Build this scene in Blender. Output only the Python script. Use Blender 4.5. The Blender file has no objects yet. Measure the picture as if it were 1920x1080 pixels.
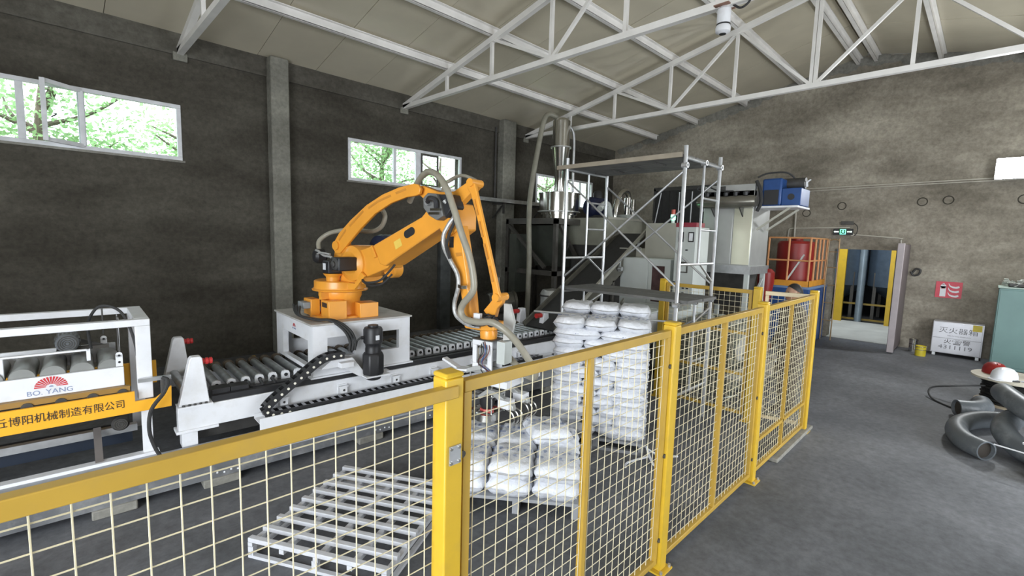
import bpy, bmesh, math, random
from mathutils import Vector, Matrix
random.seed(7)
PI = math.pi
SC = bpy.context.scene
COL = SC.collection

# ---------------------------------------------------------------- camera, sky, lights, exposure
def setup_camera():
    H = 2.1
    yaw, pitch, roll = (math.radians(a) for a in (45.12228, -6.00562, 1.63636))
    cy, sy, cp, sp, cr, sr = math.cos(yaw), math.sin(yaw), math.cos(pitch), math.sin(pitch), math.cos(roll), math.sin(roll)
    f = Vector((cy*cp, sy*cp, sp)); r = Vector((sy, -cy, 0)); u = r.cross(f)
    r2 = cr*r + sr*u; u2 = -sr*r + cr*u
    cd = bpy.data.cameras.new('camera'); cam = bpy.data.objects.new('camera', cd); COL.objects.link(cam)
    m = Matrix((r2, u2, -f)).transposed().to_4x4(); m.translation = Vector((0, 0, H))
    cam.matrix_world = m
    cd.sensor_width = 36; cd.lens = 36*886.4657/1920; cd.clip_start = .05; cd.clip_end = 300
    SC.camera = cam
setup_camera()
w = bpy.data.worlds.new('World'); SC.world = w; w.use_nodes = True
nt = w.node_tree; bg = nt.nodes['Background']
bg.inputs[0].default_value = (.86, .93, 1.0, 1); bg.inputs[1].default_value = 4.0
vs = SC.view_settings
vs.view_transform = 'Standard'; vs.look = 'None'; vs.exposure = 0.42; vs.gamma = 1; vs.use_curve_mapping = False

def area(name, loc, target, size, power, color=(1, 1, 1), sy=None):
    l = bpy.data.lights.new(name, 'AREA'); l.energy = power; l.color = color
    l.shape = 'RECTANGLE'; l.size = size; l.size_y = sy or size
    o = bpy.data.objects.new(name, l); COL.objects.link(o); o.location = loc
    d = Vector(target) - Vector(loc); o.rotation_euler = d.to_track_quat('-Z', 'Y').to_euler()
    return o
area('daylight_from_loading_door', (-3.7, .2, 1.9), (6, 2.6, 2.9), 4.5, 300, (.93, .97, 1), 3.6)
area('side_fill_light', (6.5, -4.0, 1.8), (8.5, 3.0, 2.6), 4.0, 200, (.93, .97, 1), 3.0)  # area light added on the unseen right to brighten the back of the hall
area('next_room_light', (14.6, 2.6, 4.3), (16.6, 2.3, 0), 1.6, 130, (.85, .93, 1))
area('flood_lamp_light', (12.72, -.17, 3.66), (8, 0.6, 1.8), .3, 60, (.95, .98, 1))

# ---------------------------------------------------------------- materials
MATS = {}
def mat(name, c, rough=.6, metal=0, var=.12, scale=6, bump=0, bscale=60, spec=.5, alpha=None, stain=None, coat=0):
    if name in MATS: return MATS[name]
    m = bpy.data.materials.new(name); m.use_nodes = True; n = m.node_tree; L = n.links
    p = n.nodes['Principled BSDF']
    p.inputs['Roughness'].default_value = rough; p.inputs['Metallic'].default_value = metal
    p.inputs['Specular IOR Level'].default_value = spec
    if coat: p.inputs['Coat Weight'].default_value = coat
    tc = n.nodes.new('ShaderNodeTexCoord')
    nz = n.nodes.new('ShaderNodeTexNoise'); nz.inputs['Scale'].default_value = scale; nz.inputs['Detail'].default_value = 6
    L.new(tc.outputs['Object'], nz.inputs['Vector'])
    rp = n.nodes.new('ShaderNodeValToRGB')
    rp.color_ramp.elements[0].position = .3; rp.color_ramp.elements[1].position = .7
    rp.color_ramp.elements[0].color = tuple(max(0, x*(1-var)) for x in c)+(1,)
    rp.color_ramp.elements[1].color = tuple(min(1, x*(1+var)) for x in c)+(1,)
    L.new(nz.outputs['Fac'], rp.inputs['Fac'])
    out = rp.outputs['Color']
    if stain:
        sc2, sc_c, amt = stain
        n2 = n.nodes.new('ShaderNodeTexNoise'); n2.inputs['Scale'].default_value = sc2; n2.inputs['Detail'].default_value = 8; n2.inputs['Roughness'].default_value = .65
        L.new(tc.outputs['Object'], n2.inputs['Vector'])
        r2 = n.nodes.new('ShaderNodeValToRGB'); r2.color_ramp.elements[0].position = .5; r2.color_ramp.elements[1].position = .68
        L.new(n2.outputs['Fac'], r2.inputs['Fac'])
        mu = n.nodes.new('ShaderNodeMath'); mu.operation = 'MULTIPLY'; mu.inputs[1].default_value = amt
        L.new(r2.outputs['Color'], mu.inputs[0])
        mx = n.nodes.new('ShaderNodeMix'); mx.data_type = 'RGBA'
        L.new(mu.outputs[0], mx.inputs[0]); L.new(out, mx.inputs[6]); mx.inputs[7].default_value = tuple(sc_c)+(1,)
        out = mx.outputs[2]
    L.new(out, p.inputs['Base Color'])
    if bump:
        nb = n.nodes.new('ShaderNodeTexNoise'); nb.inputs['Scale'].default_value = bscale; nb.inputs['Detail'].default_value = 5
        L.new(tc.outputs['Object'], nb.inputs['Vector'])
        b = n.nodes.new('ShaderNodeBump'); b.inputs['Strength'].default_value = bump; b.inputs['Distance'].default_value = .02
        L.new(nb.outputs['Fac'], b.inputs['Height']); L.new(b.outputs['Normal'], p.inputs['Normal'])
    if alpha is not None: p.inputs['Alpha'].default_value = alpha
    MATS[name] = m
    return m
def emit(name, c, s):
    if name in MATS: return MATS[name]
    m = bpy.data.materials.new(name); m.use_nodes = True; p = m.node_tree.nodes['Principled BSDF']
    p.inputs['Base Color'].default_value = c+(1,); p.inputs['Emission Color'].default_value = c+(1,); p.inputs['Emission Strength'].default_value = s
    MATS[name] = m; return m
def glass_mat(name='window_glass', tint=(.93, .97, .95)):
    if name in MATS: return MATS[name]
    m = bpy.data.materials.new(name); m.use_nodes = True; n = m.node_tree; n.nodes.clear()
    o = n.nodes.new('ShaderNodeOutputMaterial'); mx = n.nodes.new('ShaderNodeMixShader')
    t = n.nodes.new('ShaderNodeBsdfTransparent'); t.inputs[0].default_value = tint+(1,)
    g = n.nodes.new('ShaderNodeBsdfGlossy'); g.inputs['Roughness'].default_value = .02
    fr = n.nodes.new('ShaderNodeLayerWeight'); fr.inputs[0].default_value = .12
    n.links.new(fr.outputs['Facing'], mx.inputs[0]); n.links.new(t.outputs[0], mx.inputs[1]); n.links.new(g.outputs[0], mx.inputs[2]); n.links.new(mx.outputs[0], o.inputs[0])
    MATS[name] = m; return m
def plastic_film(name, c, tr=.25):
    m = mat(name, c, .22, 0, .04, 5, .5, 9)
    return m

# concrete with formwork courses, patches, holes of plaster
def concrete(name, c1, c2, c3, bumps=.35):
    m = bpy.data.materials.new(name); m.use_nodes = True; n = m.node_tree; L = n.links
    p = n.nodes['Principled BSDF']; p.inputs['Roughness'].default_value = .92; p.inputs['Specular IOR Level'].default_value = .2
    tc = n.nodes.new('ShaderNodeTexCoord')
    mp = n.nodes.new('ShaderNodeMapping'); mp.inputs['Scale'].default_value = (.35, .35, .9); L.new(tc.outputs['Object'], mp.inputs[0])
    a = n.nodes.new('ShaderNodeTexNoise'); a.inputs['Scale'].default_value = 1.6; a.inputs['Detail'].default_value = 9; a.inputs['Roughness'].default_value = .62; L.new(mp.outputs[0], a.inputs[0])
    r = n.nodes.new('ShaderNodeValToRGB'); e = r.color_ramp.elements
    e[0].position = .33; e[0].color = c1+(1,); e[1].position = .68; e[1].color = c3+(1,)
    k = e.new(.5); k.color = c2+(1,)
    L.new(a.outputs['Fac'], r.inputs[0])
    b = n.nodes.new('ShaderNodeTexNoise'); b.inputs['Scale'].default_value = 14; b.inputs['Detail'].default_value = 8; b.inputs['Roughness'].default_value = .7; L.new(tc.outputs['Object'], b.inputs[0])
    mr = n.nodes.new('ShaderNodeMapRange'); mr.inputs['From Min'].default_value = .3; mr.inputs['From Max'].default_value = .7; mr.inputs['To Min'].default_value = .72; mr.inputs['To Max'].default_value = 1.22; L.new(b.outputs['Fac'], mr.inputs[0])
    mu = n.nodes.new('ShaderNodeMix'); mu.data_type = 'RGBA'; mu.blend_type = 'MULTIPLY'; mu.inputs[0].default_value = 1
    L.new(r.outputs[0], mu.inputs[6]); L.new(mr.outputs[0], mu.inputs[7])
    L.new(mu.outputs[2], p.inputs['Base Color'])
    bm = n.nodes.new('ShaderNodeBump'); bm.inputs['Strength'].default_value = bumps; bm.inputs['Distance'].default_value = .02
    L.new(b.outputs['Fac'], bm.inputs['Height']); L.new(bm.outputs[0], p.inputs['Normal'])
    MATS[name] = m; return m

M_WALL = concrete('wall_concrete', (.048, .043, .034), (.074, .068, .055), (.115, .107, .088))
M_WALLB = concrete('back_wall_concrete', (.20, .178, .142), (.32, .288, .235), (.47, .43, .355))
M_FLOOR = concrete('floor_concrete', (.085, .089, .097), (.138, .143, .156), (.215, .222, .238), .15)
MATS['floor_concrete'].node_tree.nodes['Principled BSDF'].inputs['Roughness'].default_value = .62
M_PILLAR = concrete('pillar_concrete', (.19, .185, .165), (.25, .242, .215), (.33, .32, .285), .2)
M_COLUMN = concrete('column_concrete', (.17, .166, .14), (.225, .22, .19), (.30, .295, .25), .2)
M_BEAM = concrete('beam_concrete', (.07, .064, .052), (.10, .093, .078), (.15, .142, .12), .3)
M_CEIL = mat('ceiling_panel_paint', (.60, .55, .43), .24, 0, .08, 1.2, .08, 2)
M_WHITE = mat('white_machine_paint', (.74, .75, .78), .42, 0, .06, 3, stain=(4, (.52, .5, .46), .35))
M_TRUSS = mat('white_truss_paint', (.84, .82, .79), .45, 0, .08, 3)
M_PURLIN = mat('galvanised_purlin', (.50, .49, .46), .4, .25, .12, 4)
M_YEL = mat('fence_yellow_paint', (.50, .315, .05), .38, 0, .08, 5, stain=(9, (.40, .27, .08), .3))
M_YELP = mat('post_yellow_paint', (.64, .41, .03), .38, 0, .06, 5, stain=(9, (.45, .3, .06), .3))
M_WIRE = mat('cream_wire_coating', (.72, .65, .45), .4, 0, .05)
M_ORANGE = mat('robot_orange_paint', (.80, .34, .04), .35, 0, .06, 4, coat=.2)
M_BELTOR = mat('machine_orange_paint', (.86, .42, .03), .35, 0, .05, 4)
M_BLACK = mat('black_plastic', (.02, .02, .022), .45, 0, .15, 10)
M_RUB = mat('black_rubber', (.025, .025, .025), .7, 0, .2, 12)
M_STEEL = mat('galvanised_steel', (.55, .56, .57), .38, .8, .12, 12)
M_CHROME = mat('stainless_steel', (.62, .61, .57), .16, 1, .08, 4)
M_BRUSH = mat('brushed_stainless', (.50, .505, .49), .34, .5, .1, 3)
M_ROLL = mat('roller_steel', (.42, .44, .45), .33, .75, .2, 9)
M_DARK = mat('dark_steel', (.06, .058, .055), .55, .3, .25, 8)
M_DGREY = mat('dark_grey_frame_paint', (.075, .07, .062), .5, .1, .25, 6)
M_GCAB = mat('light_grey_cabinet_paint', (.52, .55, .53), .4, 0, .05, 3)
M_BEIGE = mat('beige_grey_paint', (.42, .41, .35), .5, 0, .08, 3)
M_HOSE = mat('clear_grey_hose', (.29, .27, .215), .35, 0, .1, 12)
M_GREEN = mat('green_cabinet_paint', (.17, .29, .275), .45, 0, .08, 2, stain=(3, (.16, .27, .26), .4))
M_BLUE = mat('blue_paint', (.025, .085, .27), .4, 0, .12, 4, stain=(5, (.05, .08, .18), .5))
M_RED = mat('red_paint', (.26, .015, .012), .42, 0, .1, 4)
M_RAILO = mat('orange_railing_paint', (.66, .30, .12), .45, 0, .1, 5)
M_SACK = mat('white_sack_plastic', (.74, .76, .81), .28, 0, .05, 4, .9, 18)
M_INK = mat('blue_print_ink', (.22, .27, .42), .5)
M_INKB = mat('black_print_ink', (.03, .025, .02), .5)
M_CONDUIT = mat('conduit_paint', (.52, .49, .42), .5)
M_GREYP = mat('grey_pvc', (.105, .118, .13), .42, 0, .15, 3, stain=(6, (.34, .35, .36), .35))
M_WOOD = mat('plywood', (.42, .35, .25), .7, 0, .2, 8)
M_PLANK = mat('grey_scaffold_plank', (.14, .14, .135), .7, .1, .2, 6)
M_PVCW = mat('white_window_pvc', (.72, .73, .76), .4)

# ---------------------------------------------------------------- mesh helpers
def frame_of(d, up=Vector((0, 0, 1))):
    d = d.normalized()
    if abs(d.dot(up)) > .97: up = Vector((1, 0, 0))
    s = d.cross(up).normalized(); t = s.cross(d).normalized()
    return s, t
class MB:
    def __init__(s): s.v = []; s.f = []; s.sm = []
    def add(s, vs, fs):
        o = len(s.v); s.v += [tuple(x) for x in vs]; s.f += [tuple(i+o for i in f) for f in fs]; return s
    def box(s, x0, x1, y0, y1, z0, z1):
        return s.add([(x0,y0,z0),(x1,y0,z0),(x1,y1,z0),(x0,y1,z0),(x0,y0,z1),(x1,y0,z1),(x1,y1,z1),(x0,y1,z1)],
              [(0,3,2,1),(4,5,6,7),(0,1,5,4),(1,2,6,5),(2,3,7,6),(3,0,4,7)])
    def bar(s, p, q, w, h=None, up=(0, 0, 1)):
        p, q = Vector(p), Vector(q); h = h or w; a, b = frame_of(q-p, Vector(up)); a = a*w/2; b = b*h/2
        vs = [p-a-b, p+a-b, p+a+b, p-a+b, q-a-b, q+a-b, q+a+b, q-a+b]
        return s.add(vs, [(0,3,2,1),(4,5,6,7),(0,1,5,4),(1,2,6,5),(2,3,7,6),(3,0,4,7)][:] if False else [(0,1,2,3),(7,6,5,4),(0,4,5,1),(1,5,6,2),(2,6,7,3),(3,7,4,0)])
    def cyl(s, p, q, r0, r1=None, n=16, caps=True):
        p, q = Vector(p), Vector(q); r1 = r0 if r1 is None else r1; a, b = frame_of(q-p)
        vs = []
        for c, r in ((p, r0), (q, r1)):
            for i in range(n):
                t = 2*PI*i/n; vs.append(c+a*math.cos(t)*r+b*math.sin(t)*r)
        fs = [(i, i+n, (i+1) % n+n, (i+1) % n) for i in range(n)]
        if caps: fs += [tuple(range(n)), tuple(reversed(range(n, 2*n)))]
        return s.add(vs, fs)
    def ring(s, p, q, ro, ri, n=20):   # hollow tube
        p, q = Vector(p), Vector(q); a, b = frame_of(q-p); vs = []
        for c in (p, q):
            for r in (ro, ri):
                for i in range(n):
                    t = 2*PI*i/n; vs.append(c+a*math.cos(t)*r+b*math.sin(t)*r)
        fs = []
        for i in range(n):
            j = (i+1) % n
            fs += [(i, i+2*n, j+2*n, j), (i+n, j+n, j+3*n, i+3*n), (i, j, j+n, i+n), (i+2*n, i+3*n, j+3*n, j+2*n)]
        return s.add(vs, fs)
    def tube(s, pts, r, n=8, sub=0, hollow=False):
        pts = [Vector(p) for p in pts]
        if isinstance(r, (list, tuple)) and sub:
            r = [r[min(i//sub, len(r)-1)]+(r[min(i//sub+1, len(r)-1)]-r[min(i//sub, len(r)-1)])*(i % sub)/sub for i in range((len(pts)-1)*sub+1)]
        if sub: pts = spline(pts, sub)
        N = len(pts); vs = []; fs = []; a = None
        for i, p in enumerate(pts):
            d = (pts[min(i+1, N-1)]-pts[max(i-1, 0)])
            if a is None: a, b = frame_of(d)
            else:
                d.normalize(); a = (a-d*a.dot(d)).normalized(); b = a.cross(d)
            rr = r[i] if isinstance(r, (list, tuple)) else r
            for k in range(n):
                t = 2*PI*k/n; vs.append(p+a*math.cos(t)*rr+b*math.sin(t)*rr)
        for i in range(N-1):
            for k in range(n):
                fs.append((i*n+k, (i+1)*n+k, (i+1)*n+(k+1) % n, i*n+(k+1) % n))
        fs += [tuple(range(n)), tuple(reversed(range((N-1)*n, N*n)))]
        return s.add(vs, fs)
    def lathe(s, prof, c=(0, 0, 0), n=24, axis=None):
        vs = []; c = Vector(c)
        if axis is None: A, B, Cc = Vector((1,0,0)), Vector((0,1,0)), Vector((0,0,1))
        else:
            Cc = Vector(axis).normalized(); A, B = frame_of(Cc)
        for r, z in prof:
            for i in range(n):
                t = 2*PI*i/n; vs.append(c+A*r*math.cos(t)+B*r*math.sin(t)+Cc*z)
        fs = [(j*n+i, j*n+(i+1) % n, (j+1)*n+(i+1) % n, (j+1)*n+i) for j in range(len(prof)-1) for i in range(n)]
        if prof[0][0] > 0: fs.append(tuple(reversed(range(n))))
        if prof[-1][0] > 0: fs.append(tuple(range((len(prof)-1)*n, len(prof)*n)))
        return s.add(vs, fs)
    def sphere(s, c, r, n=14, sx=1, sy=1, sz=1):
        c = Vector(c); vs = []; m = n//2
        for j in range(m+1):
            ph = PI*j/m
            for i in range(n):
                t = 2*PI*i/n; vs.append((c.x+r*sx*math.sin(ph)*math.cos(t), c.y+r*sy*math.sin(ph)*math.sin(t), c.z+r*sz*math.cos(ph)))
        return s.add(vs, [(j*n+i, (j+1)*n+i, (j+1)*n+(i+1) % n, j*n+(i+1) % n) for j in range(m) for i in range(n)])
    def prism(s, poly, a, b, plane='xz'):   # extrude a 2D outline between a and b along the third axis
        n = len(poly)
        def m(p, w): return (p[0], w, p[1]) if plane == 'xz' else ((w, p[0], p[1]) if plane == 'yz' else (p[0], p[1], w))
        vs = [m(p, a) for p in poly]+[m(p, b) for p in poly]
        return s.add(vs, [tuple(range(n)), tuple(reversed(range(n, 2*n)))]+[(i, i+n, (i+1) % n+n, (i+1) % n) for i in range(n)])
    def mesh(s, name, material, smooth=True, angle=32):
        me = bpy.data.meshes.new(name); me.from_pydata(s.v, [], s.f)
        bm = bmesh.new(); bm.from_mesh(me); bmesh.ops.recalc_face_normals(bm, faces=bm.faces[:]); bm.to_mesh(me); bm.free()
        if material: me.materials.append(material)
        if smooth:
            for p in me.polygons: p.use_smooth = True
            me.set_sharp_from_angle(angle=math.radians(angle))
        me.update(); return me
    def build(s, name, material, parent=None, loc=None, rotz=0, bevel=0, smooth=True, stuff=False, angle=32):
        o = bpy.data.objects.new(name, s.mesh(name, material, smooth, angle)); COL.objects.link(o)
        if loc is not None: o.location = loc
        if rotz: o.rotation_euler = (0, 0, rotz)
        if parent:
            o.parent = parent
            if loc is None and parent.name in OFFS: o.location = -OFFS[parent.name]
        if bevel:
            b = o.modifiers.new('bevel', 'BEVEL'); b.width = bevel; b.segments = 2; b.limit_method = 'ANGLE'
        if stuff: o['kind'] = 'stuff'
        return o
def spline(P, sub):
    out = []
    for i in range(len(P)-1):
        p0, p1, p2, p3 = P[max(i-1, 0)], P[i], P[i+1], P[min(i+2, len(P)-1)]
        for k in range(sub):
            t = k/sub
            out.append(.5*((2*p1)+(p2-p0)*t+(2*p0-5*p1+4*p2-p3)*t*t+(3*p1-p0-3*p2+p3)*t**3))
    out.append(P[-1]); return out
def tag(o, label, cat, group=None, kind=None):
    o['label'] = label; o['category'] = cat
    if group: o['group'] = group
    if kind: o['kind'] = kind
    return o
def thing(name, label, cat, loc=(0, 0, 0), rotz=0, group=None):
    o = bpy.data.objects.new(name, None); COL.objects.link(o); o.location = loc; o.rotation_euler = (0, 0, math.radians(rotz))
    o.empty_display_size = .1
    return tag(o, label, cat, group)
OFFS = {}
def fthing(name, label, cat, frame, off, group=None):
    # a thing whose parts are given in a work frame (origin x, y and turn in degrees); its Empty stands at the thing's base
    fx, fy, deg = frame; a = math.radians(deg); off = Vector(off)
    t = thing(name, label, cat, (fx+off.x*math.cos(a)-off.y*math.sin(a), fy+off.x*math.sin(a)+off.y*math.cos(a), off.z), deg, group)
    OFFS[t.name] = off; return t
def struct(o): o['kind'] = 'structure'; return o
def copy_tree(o, parent=None):
    c = o.copy(); COL.objects.link(c); c.parent = parent
    for ch in list(o.children): copy_tree(ch, c)
    return c
def text_mesh(name, body, size, material, parent, loc, rot, depth=.002, sx=1.0):
    cu = bpy.data.curves.new(name, 'FONT'); cu.body = body; cu.size = size; cu.extrude = depth; cu.align_x = 'CENTER'; cu.align_y = 'CENTER'; cu.resolution_u = 3
    t = bpy.data.objects.new(name, cu); COL.objects.link(t)
    dg = bpy.context.evaluated_depsgraph_get(); me = bpy.data.meshes.new_from_object(t.evaluated_get(dg))
    COL.objects.unlink(t); bpy.data.objects.remove(t)
    me.materials.clear(); me.materials.append(material)
    o = bpy.data.objects.new(name, me); COL.objects.link(o); o.parent = parent; o.location = loc; o.rotation_euler = rot; o.scale = (sx, 1, 1)
    return o
# ================================================================ SETTING
W = 8.71; D = 13.1; YR = -4.15; X0 = -4.0; YC = 2.28
def roofz(y): return 4.94+.215*(6.43-abs(y-YC))
struct(MB().box(X0-8, D+.02, YR-8, W+.3, -.12, 0).build('floor', M_FLOOR))
M_FLOOR2 = mat('pale_screed', (.50, .50, .46), .7, 0, .12, 2)
struct(MB().box(D+.02, 16.5, -1, 6, -.1, 0).build('floor', M_FLOOR2))
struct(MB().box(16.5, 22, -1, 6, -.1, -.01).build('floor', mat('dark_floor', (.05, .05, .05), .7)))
# left wall with three window openings
WZ0, WZ1 = 3.12, 3.92
wins = [(-2.4, 1.58, 3.12, 3.93), (4.2, 6.92, 3.11, 3.9), (9.46, 12.0, 3.03, 3.84)]
m = MB(); x = X0
for a, b, z0, z1 in wins:
    m.box(x, a, W, W+.24, 0, 5.0); m.box(a, b, W, W+.24, 0, z0); m.box(a, b, W, W+.24, z1, 5.0); x = b
m.box(x, D+.3, W, W+.24, 0, 5.0)
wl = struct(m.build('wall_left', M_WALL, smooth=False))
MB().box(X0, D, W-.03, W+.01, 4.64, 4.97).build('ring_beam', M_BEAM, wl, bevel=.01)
MB().box(2.79, 3.08, 8.5, W+.01, 0, roofz(8.6)-.02).build('pillar', M_COLUMN, wl, bevel=.02)
MB().box(8.05, 8.47, 8.5, W+.01, 0, roofz(8.6)-.02).build('pillar', M_COLUMN, wl, bevel=.02)
# patched plaster lumps where trusses bear on the wall
for i, tx in enumerate((1.6, 5.4, 9.0)):
    MB().box(tx-.09, tx+.09, W-.045, W, 4.56, 4.68).build('bearing_plate', M_COLUMN, wl, bevel=.01)
# back wall with doorway and gable
m = MB()
DY0, DY1, DZ = 1.40, 2.56, 2.07
m.prism([(YR, 0), (DY0, 0), (DY0, DZ), (DY1, DZ), (DY1, 0), (W+.24, 0), (W+.24, roofz(W)), (YC, roofz(YC)), (YR, roofz(YR))], D, D+.28, 'yz')
wb = struct(m.build('wall_back', M_WALLB, smooth=False))
# chipped mortar line under the roof on the gable
rr = random.Random(3); m = MB()
for k in range(46):
    y = YR+.2+k*.275; z = roofz(y)-.06-rr.random()*.06
    m.sphere((D-.005, y, z), .11+rr.random()*.09, 8, .14, 1.3, .6+.4*rr.random())
m.build('mortar_seam', M_PILLAR, wb, stuff=True)
for y, z in ((1.1, 3.1), (.7, 3.12), (-.35, 3.1), (-1.0, 3.12), (2.5, 3.05), (3.2, 2.9)):
    MB().ring((D-.006, y, z), (D+.01, y, z), .09, .07, 18).build('plugged_hole', M_WALL, wb)
# right wall, out of view, with an opening made for light
m = MB()
m.box(X0, 3.0, YR-.24, YR, 0, 5.0); m.box(8.0, D+.3, YR-.24, YR, 0, 5.0); m.box(3.0, 8.0, YR-.24, YR, 3.4, 5.0)
struct(m.build('wall_right', M_WALLB, smooth=False))
# unseen front wall added to keep light off the left wall, loading door open
m = MB(); m.prism([(YR-.24, 0), (-2.6, 0), (-2.6, 3.7), (3.2, 3.7), (3.2, 0), (W+.24, 0), (W+.24, roofz(W)), (YC, roofz(YC)), (YR-.24, roofz(YR))], X0-.25, X0, 'yz')
struct(m.build('wall_front', M_WALLB, smooth=False))
# next room seen through the doorway
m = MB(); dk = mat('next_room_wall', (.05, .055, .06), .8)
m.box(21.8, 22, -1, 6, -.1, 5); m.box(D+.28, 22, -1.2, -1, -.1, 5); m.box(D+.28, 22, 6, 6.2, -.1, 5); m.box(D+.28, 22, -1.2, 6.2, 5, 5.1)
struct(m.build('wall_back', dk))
# ceiling: insulated sheet panels with open joints on dark backing
ce = struct(MB().prism([(W+.4, roofz(W)+.06), (YC, roofz(YC)+.13), (YR-.4, roofz(YR)+.06), (YR-.4, roofz(YR)+.12), (YC, roofz(YC)+.2), (W+.4, roofz(W)+.12)], X0, D+.5, 'yz').build('ceiling', M_DARK, smooth=False))
PW = .95; seam = .008
lenL = math.hypot(6.43, 6.43*.215)
pm = MB()
for i in range(18):
    xa = X0+i*PW+seam; xb = xa+PW-seam
    for sgn in (1, -1):
        ye = W+.02 if sgn > 0 else YR-.02
        q = MB().prism([(YC+sgn*.01, roofz(YC)+.004*(i % 2)), (ye, roofz(ye)+.004*(i % 2)), (ye, roofz(ye)+.06), (YC+sgn*.01, roofz(YC)+.06)], 0, min(xb, D)-xa, 'yz') if xa < D else None
        if q: q.build('ceiling_panel', M_CEIL, ce, loc=(xa, 0, 0), smooth=False)
# exterior ground
struct(MB().box(-12, 30, W+.3, 40, -.3, -.05).build('ground', mat('outside_earth', (.2, .22, .12), .9)))

# windows --------------------------------------------------------
def window(idx, a, b, z0, z1, mullions, sash=None, dark=None):
    t = 0.055; y0, y1 = W-.015, W+.05
    f = MB(); f.box(a, b, y0, y1, z0, z0+t); f.box(a, b, y0, y1, z1-t, z1); f.box(a, a+t, y0, y1, z0+t, z1-t); f.box(b-t, b, y0, y1, z0+t, z1-t)
    o = struct(f.build('window_%d' % idx, M_PVCW, bevel=.006))
    xs = [a+t]+[c for c in mullions]+[b-t]
    for c, wd in mullions.items(): MB().box(c-wd/2, c+wd/2, y0+.002, y1-.002, z0+t, z1-t).build('mullion', M_PVCW, o, bevel=.005)
    cs = [a+t]+sorted(mullions)+[b-t]
    for k in range(len(cs)-1):
        if sash == k: continue
        MB().box(cs[k], cs[k+1], W+.015, W+.022, z0+t, z1-t).build('glass_pane', glass_mat(), o)
    MB().box(a-.03, b+.03, W-.02, W+.1, z0-.03, z0).build('window_sill', M_PILLAR, o)
    return o
w1 = window(1, *wins[0], {-1.3: .06, -.10: .075, .47: .075}, sash=2)
def swing_sash(parent):   # opened sash, hinged beside the wide pane, swung into the hall
    p0 = Vector((.47, W-.02, 0)); ang = math.radians(218); L = .46
    d = Vector((math.cos(ang), math.sin(ang), 0)); z0, z1 = 3.17, 3.88
    f = MB()
    for za, zb in ((z0, z0), (z1, z1)):
        f.bar(p0+Vector((0, 0, za)), p0+d*L+Vector((0, 0, zb)), .04, .05)
    f.bar(p0+Vector((0, 0, z0)), p0+Vector((0, 0, z1)), .05); f.bar(p0+d*L+Vector((0, 0, z0-.02)), p0+d*L+Vector((0, 0, z1+.02)), .05)
    s = f.build('opened_sash', M_PVCW, parent)
    g = MB(); a = p0+d*.03; b = p0+d*(L-.03); n = Vector((-d.y, d.x, 0))*.003
    g.add([a-n+Vector((0,0,z0)), b-n+Vector((0,0,z0)), b-n+Vector((0,0,z1)), a-n+Vector((0,0,z1)), a+n+Vector((0,0,z0)), b+n+Vector((0,0,z0)), b+n+Vector((0,0,z1)), a+n+Vector((0,0,z1))], [(0,1,2,3),(4,5,6,7),(0,1,5,4),(2,3,7,6),(1,2,6,5),(3,0,4,7)])
    g.build('glass_pane', glass_mat(), s)
    MB().tube([p0+d*.34+Vector((0, -.04, 3.5)), p0+d*.36+Vector((.03, -.09, 3.48)), p0+d*.42+Vector((.03, -.05, 3.44))], .008, 6, 3).build('window_handle', M_BLACK, s)
swing_sash(w1)
w2 = window(2, *wins[1], {5.2: .06, 5.76: .12})
sm_ = MB(); sm_.box(5.83, 5.87, W-.012, W+.01, 3.17, 3.84); sm_.box(6.24, 6.28, W-.012, W+.01, 3.17, 3.84); sm_.box(5.87, 6.24, W-.012, W+.01, 3.80, 3.84); sm_.box(5.87, 6.24, W-.012, W+.01, 3.17, 3.2)
sm_.build('sliding_sash', M_DGREY, w2)
w3 = window(3, *wins[2], {10.75: .12, 11.4: .04})

# trusses and purlins -------------------------------------------
def truss(x, label):
    t = thing('roof_truss', label, 'roof truss', (x, 0, 0), group='white steel roof trusses')
    zb = 4.70; S = .08
    top = lambda y: roofz(y)-.17
    ys = [W-.02, 7.25, 6.04, 4.76, 3.52, YC]
    L = ys+[2*YC-y for y in reversed(ys[:-1])]
    MB().bar((0, W-.04, top(W)-.06), (0, YC, top(YC)), .08, .09).build('top_chord', M_TRUSS, t)
    MB().bar((0, YR+.04, top(YR)-.06), (0, YC, top(YC)), .08, .09).build('top_chord', M_TRUSS, t)
    MB().bar((0, W-.04, zb-.01), (0, YR+.04, zb-.01), .08, .08).build('bottom_chord', M_TRUSS, t)
    for k in range(1, len(L)-1):
        y = L[k]; wd = .07 if abs(y-YC) < .01 else .05
        if abs(y-YC) < .01:
            MB().bar((0, y-.03, zb+.03), (0, y-.03, top(y)), .05).bar((0, y+.03, zb+.03), (0, y+.03, top(y)), .05).build('king_post', M_TRUSS, t)
        else: MB().bar((0, y, zb+.03), (0, y, top(y)-.03), wd).build('web_post', M_TRUSS, t)
    def dg(ya, za, yb, zb_): MB().bar((0, ya, za), (0, yb, zb_), .045).build('web_diagonal', M_TRUSS, t)
    for sgn in (1, -1):
        m_ = lambda y: y if sgn > 0 else 2*YC-y
        dg(m_(6.04), top(6.04)-.03, m_(4.78), zb+.03); dg(m_(4.72), zb+.03, m_(3.52), top(3.52)-.03); dg(m_(3.5), top(3.52)-.03, m_(YC+.05), zb+.03)
    return t
truss(1.6, 'white steel roof truss at upper left, nearest the open window sash')
truss(5.4, 'white steel roof truss carrying the camera, in the middle of the hall')
truss(9.0, 'white steel roof truss farthest back, crossing in front of the grey gable wall')
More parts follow.
